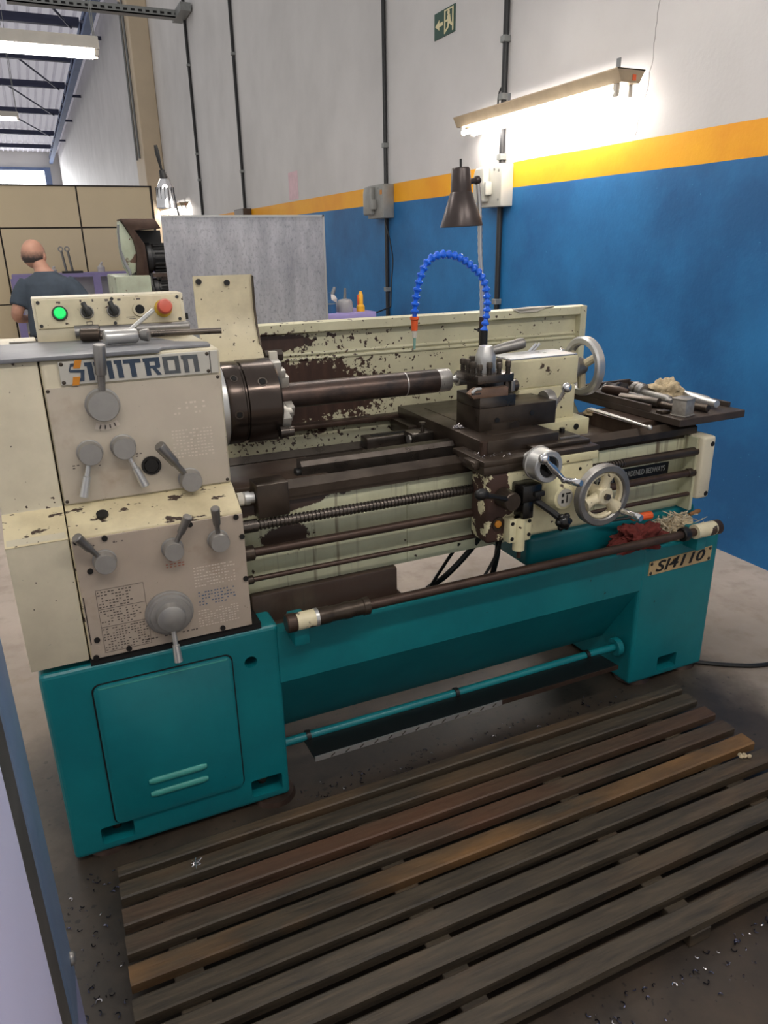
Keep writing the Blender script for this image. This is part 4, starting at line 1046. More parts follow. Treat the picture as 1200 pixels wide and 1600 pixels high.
for k in range(5): mb.ball((1.64+r3.uniform(-.012, .012), -.475+r3.uniform(-.01, .01), .0665), .008, 6, (1, .8, .7))
tag(mb.build('wad', 'cotton', None), 'small pale crumpled wad at the right end of the duckboard', 'scrap')
tangle(1.075, .205, .9365, .02, 14, 'chip', 'swarf_nest', 'silvery nest of swarf on the saddle left of the compound slide', 'swarf', .0011, 12)
tag(B().tube([(1.97, .02, .008), (2.08, -.06, .008), (2.2, -.11, .008), (2.45, -.13, .008), (2.75, -.05, .008)], .008, 8, smooth=6).build('floor_cable', 'black', None), 'black cable lying on the concrete right of the lathe', 'cable')

# ------------------------------------------------------------------ things on and in the lathe
wk = thing('steel_bar', 'dark round steel bar with bright turned end held in the chuck', 'steel bar', (.567, .33, 1.056))
B().cyl((.567, .33, 1.056), (1.073, .33, 1.056), .0350, seg=40).build('rolled_length', 'bar', wk)
B().rev([(0, .0345), (.040, .0345), (.042, .033), (.042, 0)], (1.073, .33, 1.056), (1, 0, 0), 40).build('turned_end', 'turned', wk)
B().ring((.966, .33, 1.056), (1, 0, 0), .0353, .03, .0035, 40).build('turned_groove', 'turned', wk)
tl = thing('turning_tool', 'tan turning tool holder with insert clamped under the tool post', 'cutting tool', (1.15, .13, 1.037))
B().prism([(1.078, 1.0365), (1.192, 1.0365), (1.192, 1.062), (1.106, 1.062), (1.092, 1.066), (1.080, 1.062), (1.066, 1.050)], 'y', .118, .142, .0015).build('shank', 'tool_tan', tl)
B().box(1.070, 1.100, .116, .126, 1.0485, 1.053).build('insert', 'dark_steel', tl, 0)
B().tube([(1.071, .117, 1.054), (1.083, .117, 1.064), (1.100, .117, 1.064)], .0048, 8).build('clamp', 'steel', tl)
t2 = thing('parting_tool', 'short steel tool end standing out right of the tool post', 'cutting tool', (1.235, .17, 1.037))
B().cyl((1.21, .18, 1.050), (1.262, .18, 1.050), .017, seg=18, bev=.003).build('tool_body', 'dark_steel', t2)
B().box(1.226, 1.24, .155, .205, 1.037, 1.069, .003).build('tool_clamp', 'steel_dull', t2)
# rubber mat on the headstock
pm = [(-.124, .079), (.245, .079), (.256, .098), (.362, .100), (.366, .145), (.30, .20), (.27, .30), (.02, .355), (-.124, .345)]
mb = B().prism(pm, 'z', 1.2325, 1.2395, .002)
mb.prism([(-.124, .074), (.245, .074), (.245, .080), (-.124, .080)], 'z', 1.2305, 1.2395, .002)
tag(mb.build('rubber_mat', 'rubber', None), 'worn grey rubber mat lying on top of the headstock', 'mat')
# chuck key with a sliding bar
ky = thing('chuck_key', 'bright steel chuck key with crossbar lying on the rubber mat', 'chuck key', (.19, .2, 1.24))
kz = 1.258
B().rev([(0, .014), (.003, .0165), (.070, .0165), (.074, .014), (.076, 0)], (.142, .185, kz), (1, .16, 0), 22).build('body', 'steel', ky)
B().tube([(.185, .20, kz), (.262, .225, kz+.052)], .0052, 10).build('crossbar', 'steel', ky)
B().rev([(0, .012), (.012, .0145), (.018, .0145), (.020, .011), (.020, 0)], (.224, .199, kz), (1, -.45, 0), 18).build('tip', 'steel_dull', ky)
rod1 = thing('boring_bar', 'long dark steel bar with thick end lying behind the chuck key', 'steel bar', (.25, .25, 1.24))
B().cyl((.14, .285, 1.2525), (.42, .235, 1.2525), .0075, seg=14).build('shaft', 'dark_steel', rod1)
B().cyl((.098, .293, 1.2560), (.142, .285, 1.2560), .0155, seg=18, bev=.003).build('head', 'brown_iron', rod1)
rod2 = tag(B().cyl((.145, .352, 1.2575), (.362, .340, 1.2575), .0125, seg=18, bev=.002).cyl((.09, .356, 1.2575), (.145, .352, 1.2575), .016, seg=14).build('steel_pin', 'steel_dull', None), 'polished steel pin lying against the foot of the control box', 'steel pin')
mb = B()
for k in range(3): mb.tube([(-.02-.02*k, .40+.01*k, 1.2345), (.05-.02*k, .41, 1.2345), (.0, .42, 1.24)], .003, 6, smooth=4)
tag(mb.build('loose_wire', 'steel_dull', None), 'few loose bright wires beside the control box on the headstock', 'wire')

# gooseneck lamp on the carriage
lp = thing('gooseneck_lamp', 'dark conical work lamp on a gooseneck rising from the carriage', 'lamp', (1.285, .42, .938))
B().cyl((1.285, .42, .938), (1.285, .42, 1.225), .0085, seg=14).build('pole', 'rust_iron', lp)
B().cyl((1.285, .42, .938), (1.285, .42, .962), .022, seg=18, bev=.003).build('foot', 'brown_iron', lp)
B().ring((1.285, .42, 1.185), (0, 0, 1), .013, .008, .012, 16).tube([(1.285, .41, 1.185), (1.26, .40, 1.187), (1.252, .41, 1.19)], .0028, 6).build('clip', 'black', lp)
gpts = spline([Vector(p) for p in ((1.285, .42, 1.225), (1.281, .42, 1.32), (1.272, .42, 1.42), (1.268, .42, 1.50), (1.262, .42, 1.57), (1.257, .42, 1.612))], 8)
B().tube([p for p in gpts], [.0078 if k % 2 == 0 else .0066 for k in range(len(gpts))], 12).build('gooseneck', 'steel', lp)
B().ball((1.255, .42, 1.618), .013, 14).tube([(1.255, .42, 1.618), (1.215, .41, 1.612)], .008, 10).build('swivel', 'lamp_brown', lp)
sc_, sd_ = Vector((1.190, .405, 1.650)), Vector((.032, -.01, -1)).normalized()
sh = B().rev([(0, .0), (.001, .0250), (.006, .0275), (.066, .0305), (.069, .033), (.158, .0630), (.160, .0630), (.158, .061), (.070, .031), (.067, .0285), (.010, .0255), (.009, 0)], sc_, sd_, 40, cap=False).build('shade', 'lamp_brown', lp)
B().cyl(sc_, sc_-sd_*.022, .0035, seg=8).build('finial', 'black', lp)
B().ball(sc_+sd_*.085, .024, 14, (1, 1, 1.3)).build('bulb', 'lamp_in', lp)
B().rev([(.070, .0300), (.156, .0592), (.1575, .0598)], sc_, sd_, 32, cap=False).build('shade_lining', 'lamp_in', lp)

# segmented coolant hose
hz_ = thing('coolant_hose', 'blue segmented coolant hose arching over the bar with orange nozzle', 'hose', (1.27, .37, 1.10))
hp0 = [(1.262, .37, 1.185), (1.272, .37, 1.262), (1.258, .37, 1.335), (1.219, .365, 1.373), (1.165, .36, 1.405), (1.108, .355, 1.415), (1.060, .35, 1.402), (1.030, .345, 1.360), (1.014, .345, 1.300), (1.009, .345, 1.246)]
cur = spline([Vector(p) for p in hp0], 40)
acc = [0]
for a, b in zip(cur, cur[1:]): acc.append(acc[-1]+(b-a).length)
def at_len(s):
    for i in range(len(acc)-1):
        if acc[i+1] >= s: return cur[i].lerp(cur[i+1], (s-acc[i])/max(1e-9, acc[i+1]-acc[i]))
    return cur[-1]
NS = 27; tot = acc[-1]; sl = tot/NS
proto = B().rev([(0, .0085), (sl*.10, .0122), (sl*.34, .0125), (sl*.56, .0085), (sl*.72, .0066), (sl*1.08, .0064)], (0, 0, 0), (0, 0, 1), 14).build('hose_segment', 'hose_blue', hz_, 40, origin=(0, 0, 0))
for i in range(NS):
    a, b = at_len(sl*i), at_len(sl*(i+1)); rot = (b-a).to_track_quat('Z', 'Y').to_euler()
    if i == 0: proto.location = a-WO[hz_.name]; proto.rotation_euler = rot
    else: copy_piece(proto, a, hz_, rot)
e = Vector(hp0[-1])
B().rev([(0, .0135), (.008, .0135), (.010, .0105), (.040, .009)], e, (0, 0, -1), 18).build('nozzle', 'orange', hz_)
B().cyl(e-Vector((0, 0, .040)), e-Vector((0, 0, .060)), .008, .006).build('nozzle_collar', 'nozzle_white', hz_)
B().cyl(e-Vector((0, 0, .060)), e-Vector((0, 0, .094)), .0045, .003).build('nozzle_tip', 'nozzle_clear', hz_)
B().cyl((1.262, .37, .9385), (1.262, .37, 1.19), .0125, seg=16).build('rubber_stem', 'black', hz_)

# paper on the top rim of the splash guard
tag(B().prism([(1.50, .575), (1.53, .555), (1.66, .572), (1.70, .60), (1.60, .612)], 'z', 1.2265, 1.2285).prism([(1.50, 1.2265), (1.53, 1.214), (1.60, 1.214), (1.64, 1.2265)], 'y', .568, .5715).build('paper_sheet', 'paper', None, 0), 'crumpled sheet of paper lying over the splash guard rim', 'paper')

# tool tray on the end of the bed
TZ = .888
ty = thing('tool_tray', 'grimy wooden tool tray standing on the right end of the bed', 'tray', (1.93, .32, TZ))
mxT = Matrix.Translation((1.795, .052, TZ)) @ Matrix.Rotation(.02, 4, 'Z')
B().box(0, .290, 0, .54, 0, .024, .002, 1, mx=mxT).build('board', 'tray_wood', ty, 0)
B().box(0, .012, .135, .54, .024, .046, .001, 1, mx=mxT).build('left_rim', 'tray_wood', ty, 0)
B().box(0, .290, .528, .54, .024, .046, .001, 1, mx=mxT).build('back_rim', 'tray_wood', ty, 0)
B().box(.278, .290, .06, .54, .024, .040, .001, 1, mx=mxT).build('right_rim', 'tray_wood', ty, 0)
tt = TZ+.0245
B().box(1.70, 1.90, .16, .39, .8425, .8878).build('shade_block', 'stain_iron', ty, 0)  # added dark block, standing in for the shade and support under the tray
def onT(x, y): return Vector((x, y, tt))
a = thing('file_handle', 'brown wooden file handle at the left end of the tool tray', 'tool handle', onT(1.87, .47))
B().rev([(0, .012), (.02, .018), (.07, .0175), (.10, .012), (.108, .0)], onT(1.862, .495)+Vector((0, 0, .018)), (.35, -1, 0), 18).build('grip', 'rust_iron', a)
B().cyl(onT(1.895, .40)+Vector((0, 0, .016)), onT(1.915, .34)+Vector((0, 0, .012)), .006, seg=10).build('tang', 'steel_dull', a)
a = thing('drill_chuck', 'steel drill chuck with taper shank lying across the tool tray', 'drill chuck', onT(1.93, .37))
d0 = Vector((-.16, -1, 0)).normalized(); p0 = onT(1.935, .415)+Vector((0, 0, .027))
B().rev([(0, .018), (.008, .026), (.030, .027), (.034, .0265), (.055, .025), (.060, .018)], p0, d0, 26).build('chuck_body', 'steel_dull', a)
B().ring(p0+d0*.032, d0, .0272, .02, .008, 26).build('chuck_sleeve', 'dark_steel', a)
B().rev([(0, .014), (.02, .013), (.13, .0175), (.145, .0165), (.150, .010), (.165, .009), (.165, 0)], p0+d0*.058-Vector((0, 0, .006)), d0, 22).build('taper_shank', 'steel_dull', a)
a = thing('wrench_handle', 'thick dark bent steel wrench on the left of the tray', 'wrench', onT(1.83, .28))
B().tube([onT(1.824, .36)+Vector((0, 0, .0155)), onT(1.838, .30)+Vector((0, 0, .0165)), onT(1.852, .245)+Vector((0, 0, .0175)), onT(1.860, .215)+Vector((0, 0, .0175))], [.0145, .0165, .0175, .016], 16).build('shaft', 'dark_steel', a)
B().cyl(onT(1.815, .43)+Vector((0, 0, .005)), onT(1.824, .365)+Vector((0, 0, .010)), .004, seg=8).build('thin_end', 'steel_dull', a)
a = thing('tin_box', 'small square tin with overhanging lid at the tray front', 'tin', onT(1.842, .09))
mxb = Matrix.Translation(onT(1.848, .098)) @ Matrix.Rotation(.25, 4, 'Z')
B().box(-.026, .026, -.024, .024, 0, .052, .002, mx=mxb).build('body', 'tin', a)
B().box(-.029, .029, -.027, .027, .052, .057, .002, mx=mxb).build('lid', 'tin', a)
B().box(-.029, .029, -.027, .027, 0, .004, .001, mx=mxb).build('base_flange', 'tin', a)
a = thing('ratchet_head', 'bright steel socket wrench with round head right of the tin', 'wrench', onT(2.02, .25))
p0 = onT(2.030, .345)+Vector((0, 0, .032)); d1 = Vector((-.10, -1, -.015)).normalized()
B().ring(p0, (1, .1, 0), .032, .016, .030, 26, .004).build('head', 'rust_iron', a)
B().rev([(0, .013), (.03, .016), (.165, .0175), (.17, .015), (.19, .013), (.215, .012), (.215, 0)], p0+d1*.025-Vector((0, 0, .010)), d1, 20).build('handle', 'steel', a)
a = tag(B().cyl(onT(1.925, .20)+Vector((0, 0, .0135)), onT(1.945, .085)+Vector((0, 0, .0135)), .013, seg=18, bev=.002).build('steel_pin', 'brown_iron', None), 'short brown round bar just right of the tin box on the tray', 'steel pin')
a = tag(B().box(1.80, 1.835, .135, .165, tt, tt+.010, .002).cyl((1.86, .25, tt+.012), (1.875, .155, tt+.012), .0115, seg=14).build('tool_bit', 'brown_iron', None), 'dark tool bit lying left of the tin box on the tray', 'tool bit')
def lump(name, c, s, m, label, cat, seed=1, n=3, amp=.35, fine=9):
    bm = bmesh.new(); bmesh.ops.create_icosphere(bm, subdivisions=n, radius=1)
    for v in bm.verts:
        k = 1 + amp*noise.noise(v.co*1.7+Vector((seed, 0, 0))) + amp*.5*noise.noise(v.co*fine*.5+Vector((0, seed, 0)))
        p = v.co*k; p.z = max(p.z, -.55)
        v.co = Vector((p.x*s[0], p.y*s[1], (p.z+.55)*s[2]))+Vector(c)
    mb = B(); mb.bm.free(); mb.bm = bm
    return tag(mb.build(name, m, None, 60), label, cat)
lump('cotton_waste', (1.982, .305, tt), (.040, .066, .044), 'cotton', 'pale ball of cotton waste in the middle of the tool tray', 'cotton waste', 3, 4, .5, 12)
lump('black_glove', (1.945, .53, tt+.0), (.06, .03, .018), 'black', 'crumpled black glove at the back of the tool tray', 'glove', 5, 3, .5)
# slim wrench hanging at the tray's left side
a = thing('slim_spanner', 'slim bright spanner with two rails resting against the tray side', 'spanner', (1.69, .2, .88))
for dx in (0, .014): B().tube([(1.688+dx, .365, .899), (1.69+dx*.6, .20, .897), (1.690, .075, .895)], .004, 8).build('rail', 'steel', a)
B().ball((1.690, .072, .895), .0085, 12).build('tip', 'steel', a)
lump('waste_tuft', (1.705, .372, .876), (.022, .02, .013), 'cotton', 'small tuft of cotton waste at the end of the slim spanner', 'cotton waste', 8, 3, .5)

# rag, cotton and screwdriver on the right pedestal
lump('red_rag', (1.645, .018, .5215), (.090, .042, .050), 'rag_red', 'crumpled dark red rag on the right pedestal behind the rod', 'rag', 2, 5, .55, 13)
sc = thing('screwdriver', 'screwdriver with orange handle lying over the red rag', 'screwdriver', (1.64, .05, .60))
B().rev([(0, .009), (.006, .0125), (.065, .0135), (.072, .012), (.074, 0)], (1.628, .045, .615), (1, -.18, .02), 10).build('handle', 'orange', sc)
B().cyl((1.628, .045, .615), (1.52, .066, .611), .0045, seg=10).build('blade', 'black', sc)
r3 = random.Random(21); mb = B()
for k in range(260):
    c0 = Vector((1.815+r3.gauss(0, .038), .04+r3.gauss(0, .018), .552+abs(r3.gauss(0, .018))))
    mb.tube([c0, c0+Vector((r3.uniform(-.02, .02), r3.uniform(-.015, .015), r3.uniform(-.008, .012))), c0+Vector((r3.uniform(-.03, .03), r3.uniform(-.02, .02), r3.uniform(-.02, .012)))], .0016, 3, smooth=2)
mb.build('loose_threads', 'cotton_pale', lump('cotton_bundle', (1.825, .035, .5215), (.066, .034, .040), 'cotton', 'pale bundle of cotton threads beside the red rag', 'cotton waste', 6, 4, .4, 14), 0, origin=(0, 0, 0))
tag(B().rev([(0, .006), (.04, .0085), (.05, .006), (.052, 0)], (1.885, .05, .580), (1, .1, .10), 12).build('wooden_stick', 'stick', None), 'short wooden stick poking out of the cotton bundle', 'stick')

# ------------------------------------------------------------------ neighbouring machine at the left edge of the picture
nb = thing('machine_cabinet', 'lavender machine cabinet close to the camera at the left edge', 'cabinet', (-.40, -1.2, 0))
NX = -.069
B().box(-.75, NX-.006, -1.50, -.868, 0, 1.25, .01).build('body', 'lavender_dark', nb)
B().box(NX-.008, NX, -.962, -.866, .62, 1.25, .004).build('corner_strip', 'slate_blue', nb)
B().box(NX-.008, NX, -.962, -.866, .0, .62, .004).build('corner_strip', 'lavender_dark', nb)
B().box(NX-.009, NX-.003, -1.075, -.960, .0, 1.25).build('greasy_gap', 'grease', nb, 0)
B().box(NX-.008, NX+.001, -1.49, -1.045, .02, 1.24, .006).build('side_panel', 'lavender', nb)
B().ball((NX+.001, -.888, .665), .0085, 12, (.7, 1, 1)).build('bolt', 'steel_dull', nb)

# ------------------------------------------------------------------ things behind the lathe
gs = thing('galvanised_screen', 'large plain galvanised sheet screen standing behind the lathe', 'screen', (.9, 1.8, 0))
B().box(.548, 1.277, 1.800, 1.806, .30, 1.572).build('sheet', 'galv', gs, 0)
for x in (.60, 1.22): B().box(x-.02, x+.02, 1.806, 1.846, 0, 1.45).box(x-.02, x+.02, 1.65, 2.0, 0, .03).build('post', 'conduit_grey', gs, 0)
B().box(.548, 1.277, 1.797, 1.809, 1.566, 1.574).box(1.270, 1.279, 1.797, 1.809, .30, 1.574).build('folded_edge', 'steel', gs, 0)
# green machine with motors behind the control box
gm = thing('green_machine', 'old green machine with rusty belt cover and black motor behind the screen', 'machine', (.6, 2.8, 0))
B().box(.405, .585, 2.60, 3.05, 0, 1.308, .008).build('column', 'green_mach', gm)
B().box(.585, .95, 2.66, 3.05, 0, 1.12, .008).build('bench_body', 'green_mach', gm)
B().prism([(.473, 1.579), (.489, 1.557), (.528, 1.485), (.538, 1.411), (.523, 1.324), (.492, 1.311), (.474, 1.348), (.464, 1.422), (.464, 1.517)], 'y', 2.68, 2.82, .003).build('belt_cover', 'green_mach', gm)
B().prism([(.477, 1.589), (.649, 1.588), (.676, 1.540), (.541, 1.532), (.584, 1.461), (.588, 1.305), (.521, 1.307), (.538, 1.411), (.528, 1.485), (.492, 1.557)], 'y', 2.665, 2.87, .003).build('cover_rim', 'rust_iron', gm)
B().box(.545, .70, 2.86, 2.87, 1.46, 1.535).build('cover_back', 'black', gm, 0)
B().tube([(.468, 2.70, 1.56), (.462, 2.69, 1.45), (.470, 2.68, 1.38), (.488, 2.66, 1.33), (.490, 2.66, 1.30)], .0085, 8, smooth=4).build('flex_conduit', 'conduit_grey', gm)
def motor(x0, x1, y, z, r, nm):
    t = B().cyl((x0, y, z), (x1, y, z), r*.9, seg=24, bev=.01).build(nm, 'black', gm)
    for k in range(18):
        a = 2*PI*k/18; c_ = Vector((0, math.cos(a), math.sin(a)))
        B().tube([Vector((x0+.03, y, z))+c_*r*.95, Vector((x1-.03, y, z))+c_*r*.95], .005, 4).build('cooling_fin', 'black', t, 0)
    B().cyl((x0-.012, y, z), (x0+.02, y, z), r*1.02, seg=24, bev=.006).build('end_shield', 'conduit', t)
motor(.605, .86, 2.78, 1.392, .078, 'motor'); motor(.62, .86, 2.74, 1.225, .06, 'lower_motor')
B().box(.60, .90, 2.70, 2.95, 1.295, 1.312).build('motor_shelf', 'stain_iron', gm, 0)
B().box(.66, .70, 2.72, 2.95, 1.11, 1.30).build('shelf_leg', 'stain_iron', gm, 0)
B().tube([(.60, 2.68, 1.31), (.59, 2.64, 1.27), (.60, 2.62, 1.2), (.605, 2.64, 1.13)], .010, 8, smooth=4).build('motor_cable', 'black', gm)
# silver lamp of the machine behind
sl_ = thing('ribbed_lamp', 'silver ribbed reflector lamp hanging above the galvanised screen', 'lamp', (.82, 2.9, 1.12))
c0 = Vector((.757, 2.9, 1.80)); dd = Vector((-.015, 0, -1)).normalized()
B().rev([(0, .018), (.006, .026), (.03, .036), (.06, .046), (.125, .050), (.150, .053), (.150, .050), (.06, .042), (.01, .02)], c0, dd, 32, cap=False).build('reflector', 'chrome', sl_)
for k in range(14):
    a = 2*PI*k/14; u_ = Vector((math.cos(a), math.sin(a), 0))
    B().box(-.0016, .0016, .0, .004, -.115, -.045, mx=Matrix.Translation(c0+u_*.0455) @ Matrix.Rotation(a-PI/2, 4, 'Z')).build('rib', 'conduit', sl_, 0)
B().cyl(c0, c0+Vector((-.006, 0, .045)), .020, .015, 18, .003).build('socket', 'black', sl_)
B().tube([c0+Vector((-.006, 0, .04)), c0+Vector((-.014, 0, .09)), c0+Vector((-.020, 0, .13)), c0+Vector((-.024, 0, .165))], [.006, .010, .0125, .009], 10).build('handle', 'black', sl_)
B().tube([c0+Vector((.012, .0, .03)), c0+Vector((.045, .02, -.06)), c0+Vector((.068, .05, -.17)), c0+Vector((.12, .10, -.40)), c0+Vector((.165, .10, -.678))], .006, 8, smooth=5).build('arm', 'steel_dull', sl_)
B().ball(c0+dd*.11, .026, 12).build('bulb', emit('warm_bulb', (255, 226, 180), 3.0), sl_)

# purple table with pots behind the splash guard
def bench(name, label, x0, x1, y0, y1, z, m='lilac', shelf=None):
    t = thing(name, label, 'bench', (x0, y0, 0))
    B().box(x0, x1, y0, y1, z-.05, z, .004).build('top', m, t)
    for x in (x0+.04, x1-.04):
        for y in (y0+.04, y1-.04): B().box(x-.035, x+.035, y-.035, y+.035, 0, z-.05).build('leg', m, t, 0)
    B().box(x0+.05, x1-.05, y1-.05, y1-.03, z-.25, z-.05).build('back_rail', m, t, 0)
    if shelf: B().box(x0+.02, x1-.02, y0+.02, y1-.02, shelf-.03, shelf).build('lower_shelf', m, t, 0)
    return t
bench('purple_table', 'low purple steel table by the blue wall behind the lathe', 1.55, 2.225, 3.36, 3.95, .985, shelf=.4)
a = thing('flashlight', 'yellow flashlight standing upright on the purple table', 'flashlight', (2.14, 3.45, .985))
B().rev([(0, .030), (.035, .030), (.05, .019), (.115, .018), (.125, .012), (.138, .011), (.138, 0)], (2.14, 3.45, .9855), (.02, 0, 1), 20).build('body', 'yellow', a)
B().box(2.118, 2.124, 3.44, 3.46, 1.03, 1.10, .002).build('switch', 'orange', a)
a = thing('grey_pot', 'round grey pot with a tall spout on the purple table', 'pot', (2.02, 3.45, .985))
B().rev([(0, .052), (.02, .056), (.07, .054), (.085, .045), (.092, .012)], (2.02, 3.45, .9855), (0, 0, 1), 24).build('body', 'jar', a)
B().cyl((2.02, 3.45, 1.075), (2.024, 3.45, 1.15), .012, .009).build('spout', 'conduit_grey', a)
a = thing('white_bottle', 'white bottle with grey cap behind the grey pot', 'bottle', (1.965, 3.55, .985))
B().rev([(0, .032), (.09, .032), (.115, .014), (.12, .014)], (1.965, 3.55, .9855), (0, 0, 1), 18).build('body', 'white_bottle', a)
B().cyl((1.965, 3.55, 1.105), (1.985, 3.55, 1.155), .016, .010).build('cap', 'conduit_grey', a)
a = thing('blue_can', 'dark blue oil can at the left of the purple table', 'can', (1.90, 3.45, .985))
B().rev([(0, .045), (.07, .045), (.085, .02), (.09, .012), (.14, .008)], (1.905, 3.45, .9855), (0, 0, 1), 20).build('body', 'can_blue', a)
B().ring((1.905, 3.45, 1.05), (0, 0, 1), .0465, .044, .006, 20).build('rim', 'galv_wire', a)
tag(B().tube([(2.45, 3.6, .99), (2.60, 3.9, 1.15), (2.80, 4.3, 1.35), (2.84, 4.52, 1.62)], .006, 6, smooth=6).tube([(2.24, 3.5, .95), (2.45, 3.6, .99)], .006, 6).build('power_cable', 'black', None), 'thin black cable from the purple table up to the worn switch box', 'cable')

# shelf bench along the partition, behind the man
sb = thing('lilac_shelf', 'long lilac steel shelf bench in front of the beige partition', 'bench', (.5, 11.2, 0))
B().box(-.27, 1.95, 11.1, 11.7, 1.03, 1.085).build('top', 'lilac', sb, 0)
for x in (-.24, .92, 1.92): B().box(x-.055, x+.055, 11.1, 11.2, 0, 1.03).build('leg', 'lilac', sb, 0)
B().box(-.27, 1.95, 11.65, 11.7, .2, 1.03).build('back_panel', 'back_wall', sb, 0)
B().box(-.27, 1.95, 11.1, 11.7, .42, .46).build('shelf', 'lilac', sb, 0)
for x, h, lab in ((.475, .37, 'left one of two tall thin spanners upright on the lilac shelf'), (.565, .37, 'right one of two tall thin spanners upright on the lilac shelf')):
    a = thing('upright_spanner', lab, 'spanner', (x, 11.3, 1.085))
    B().cyl((x+.03, 11.3, 1.116), (x, 11.3, 1.085+h-.05), .018, seg=8).build('shaft', 'steel_dull', a)
    B().ring((x-.005, 11.3, 1.085+h-.02), (0, 1, 0), .042, .02, .02, 14).build('ring_end', 'steel_dull', a)
o = tag(B().box(.44, .74, 11.2, 11.4, 1.0855, 1.115).build('tool_rack', 'black', None, 0), 'black rack at the foot of the two upright spanners', 'rack')
for x, h, lab, m in ((1.02, .15, 'small white spray bottle on the lilac shelf', 'white_bottle'), (.32, .10, 'little white pot beside the upright spanners', 'white_bottle')):
    a = thing('plastic_bottle', lab, 'bottle', (x, 11.35, 1.085))
    B().rev([(0, .055), (h*.5, .055), (h*.75, .02), (h*.8, .02)], (x, 11.35, 1.0855), (0, 0, 1), 14).build('body', m, a)
    B().cyl((x, 11.35, 1.0855+h*.8), (x+.03, 11.35, 1.0855+h), .02, .012).build('cap', m, a)
tag(B().box(1.05, 1.16, 11.2, 11.3, .4605, .60, .01).build('red_tin', 'red_plastic', None), 'small red tin under the lilac shelf', 'tin')
# ------------------------------------------------------------------ the man walking away behind the headstock
def fuse(mb, voxel, smooth=6):
    """merge overlapping shapes into one continuous smooth skin"""
    me = bpy.data.meshes.new('s'); mb.bm.to_mesh(me); mb.bm.free()
    o = bpy.data.objects.new('s', me); col.objects.link(o)
    r = o.modifiers.new('r', 'REMESH'); r.mode = 'VOXEL'; r.voxel_size = voxel
    m = o.modifiers.new('m', 'SMOOTH'); m.factor = .5; m.iterations = smooth
    bpy.context.view_layer.update(); dg = bpy.context.evaluated_depsgraph_get()
    out = bpy.data.meshes.new_from_object(o.evaluated_get(dg)); bpy.data.objects.remove(o); bpy.data.meshes.remove(me)
    q = MB(); q.bm.from_mesh(out); bpy.data.meshes.remove(out)
    return q
def loft(mb, rings, seg=24):
    """rings = [(cx, cy, cz, rx, ry)], horizontal ellipses joined bottom to top"""
    b = bmesh.new(); R_ = []
    for (cx, cy, cz, rx, ry) in rings:
        R_.append([b.verts.new((cx+rx*math.cos(2*PI*k/seg), cy+ry*math.sin(2*PI*k/seg), cz)) for k in range(seg)])
    for A, C in zip(R_, R_[1:]):
        for k in range(seg): b.faces.new((A[k], A[(k+1) % seg], C[(k+1) % seg], C[k]))
    b.faces.new(R_[0][::-1]); b.faces.new(R_[-1])
    return mb._merge(b)
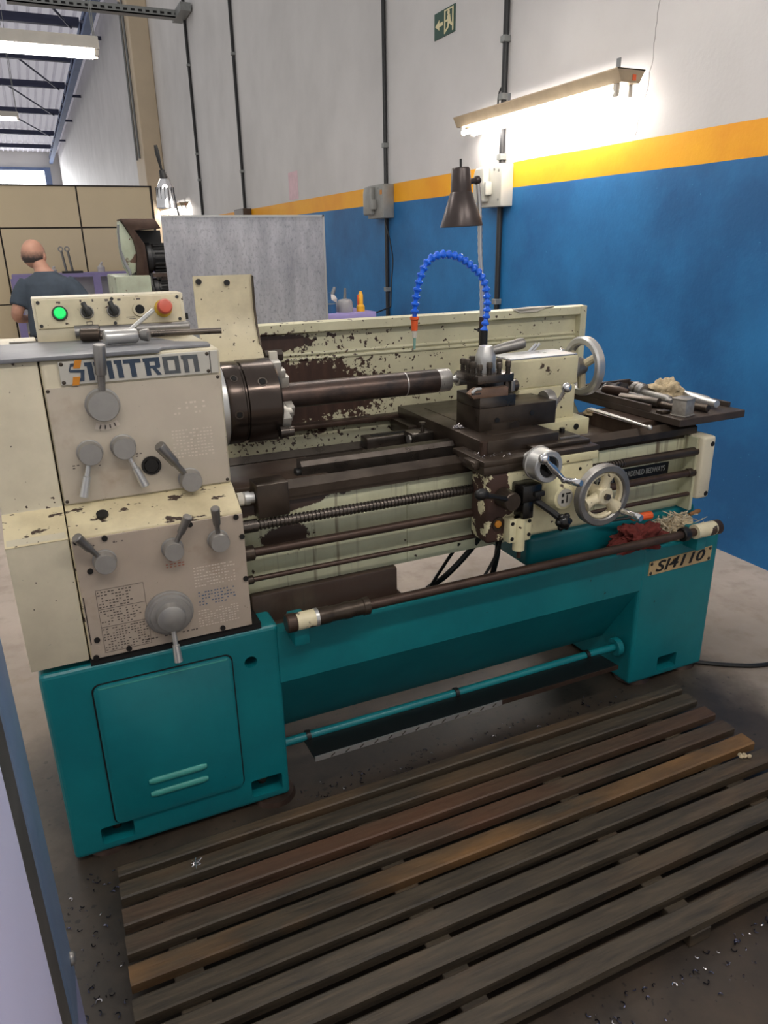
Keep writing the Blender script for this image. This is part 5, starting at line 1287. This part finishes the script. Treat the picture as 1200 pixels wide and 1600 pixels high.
def man():
    base = Vector((.105, 5.40, 0)); face = math.radians(-22)
    root = thing('person', 'man in dark navy T-shirt walking away behind the headstock', 'person', base)
    mxp = Matrix.Translation(base) @ Matrix.Rotation(face, 4, 'Z')
    def fin(mb, nm, m):
        bmesh.ops.transform(mb.bm, matrix=mxp, verts=mb.bm.verts)
        return mb.build(nm, m, root, 80)
    # local axes: +y is where he faces (away from the camera), +x to his right
    HC = Vector((-.108, .125, 1.408)); HR = (.092, .112, .118)       # head centre and radii
    body = MB()
    loft(body, [(0, 0, .74, .15, .11), (0, 0, .84, .165, .125), (0, .02, .98, .15, .115), (0, .045, 1.12, .175, .125), (-.005, .06, 1.20, .165, .10), (-.012, .075, 1.25, .09, .075), (-.045, .092, 1.30, .064, .062), (-.085, .11, 1.36, .064, .066)])
    body.ball(HC, 1, 24, HR); body.ball(HC+Vector((0, .045, -.06)), 1, 18, (.066, .062, .068))
    for sx in (-1, 1):
        body.ball(HC+Vector((sx*.093, -.005, -.022)), .03, 12, (.4, .65, 1.1))
        body.ball(HC+Vector((sx*.034, .098, .0)), .014, 10)
    body.tube([HC+Vector((0, .108, .0)), HC+Vector((0, .132, -.035)), HC+Vector((0, .106, -.042))], [.012, .016, .012], 8)
    body.tube([HC+Vector((-.024, .098, -.070)), HC+Vector((0, .106, -.071)), HC+Vector((.024, .098, -.070))], [.005, .008, .005], 8)
    arms = [[(-.165, .05, 1.185), (-.215, .01, 1.07), (-.258, -.04, .95), (-.290, .05, .895), (-.275, .17, .875)], [(.165, .05, 1.18), (.235, .02, 1.09), (.292, -.01, 1.00), (.285, .10, .955), (.262, .21, .935)]]
    for a in arms: body.tube(a, [.060, .055, .048, .042, .030], 14, smooth=5)
    legs = [[(-.09, 0, .78), (-.10, .05, .60), (-.10, .10, .42), (-.10, .04, .24), (-.10, -.02, .07), (-.10, .08, .045)], [(.09, 0, .78), (.10, -.01, .60), (.10, -.03, .42), (.10, -.09, .24), (.10, -.15, .07), (.10, -.05, .045)]]
    for a in legs: body.tube(a, [.088, .078, .06, .05, .042, .036], 14, smooth=4)
    for (w, s) in ((Vector(arms[0][-1]), -1), (Vector(arms[1][-1]), 1)):
        body.ball(w+Vector((0, .045, 0)), .036, 12, (.55, 1.3, 1.0))
        for k in range(4):
            z0 = w.z+.027-.018*k; ln = (.032, .037, .034, .027)[k]
            body.tube([(w.x, w.y+.075, z0), (w.x-s*.008, w.y+.078+ln, z0-.004), (w.x-s*.030, w.y+.085+ln, z0-.008), (w.x-s*.038, w.y+.066+ln*.6, z0-.010)], [.0088, .0085, .008, .0065], 8, smooth=3)
        body.tube([(w.x-s*.004, w.y+.028, w.z+.028), (w.x-s*.024, w.y+.055, w.z+.044), (w.x-s*.038, w.y+.080, w.z+.038)], [.012, .011, .008], 8, smooth=3)
    fin(fuse(body, .007, 4), 'body', 'skin')
    sh = MB()
    loft(sh, [(0, 0, .76, .19, .155), (0, 0, .86, .19, .15), (0, .02, .98, .182, .142), (0, .045, 1.10, .205, .15), (0, .055, 1.17, .215, .135), (-.004, .06, 1.215, .175, .11), (-.012, .07, 1.25, .105, .09), (-.016, .078, 1.27, .082, .078)])
    sh.tube([(-.15, .05, 1.175), (-.208, .015, 1.09), (-.240, -.02, .995)], [.085, .084, .078], 16, smooth=4)
    sh.tube([(.15, .05, 1.170), (.225, .025, 1.10), (.280, .0, 1.03)], [.085, .084, .078], 16, smooth=4)
    fin(fuse(sh, .010, 5), 'tshirt', 'shirt')
    tr2 = MB(); loft(tr2, [(0, 0, .70, .17, .135), (0, 0, .84, .175, .138)])
    for a in legs: tr2.tube(a[:5], [.112, .10, .082, .074, .07], 16, smooth=4)
    fin(fuse(tr2, .012, 4), 'trousers', 'trousers')
    for (x, y) in ((-.10, .05), (.10, -.10)): fin(MB().ball((x, y, .045), .06, 14, (.75, 1.9, .74)), 'shoe', 'shoe')
    # ring of short grey hair low round the back of the bald head
    hair = MB(); vv = []; n, mrows = 26, 6
    for k in range(n):
        a = math.radians(184 + 172*k/(n-1))
        for j in range(mrows):
            e = math.radians(-34 + 44*j/(mrows-1)); lift = 1.004 + .016*math.sin(PI*j/(mrows-1))*math.sin(PI*k/(n-1))**.3
            vv.append(HC+Vector((HR[0]*math.cos(a)*math.cos(e), HR[1]*math.sin(a)*math.cos(e), HR[2]*math.sin(e)))*lift if False else HC+Vector((HR[0]*lift*math.cos(a)*math.cos(e), HR[1]*lift*math.sin(a)*math.cos(e), HR[2]*lift*math.sin(e))))
    hair.poly(vv, [(i*mrows+j, (i+1)*mrows+j, (i+1)*mrows+j+1, i*mrows+j+1) for i in range(n-1) for j in range(mrows-1)])
    fin(hair, 'hair', 'hair')
man()
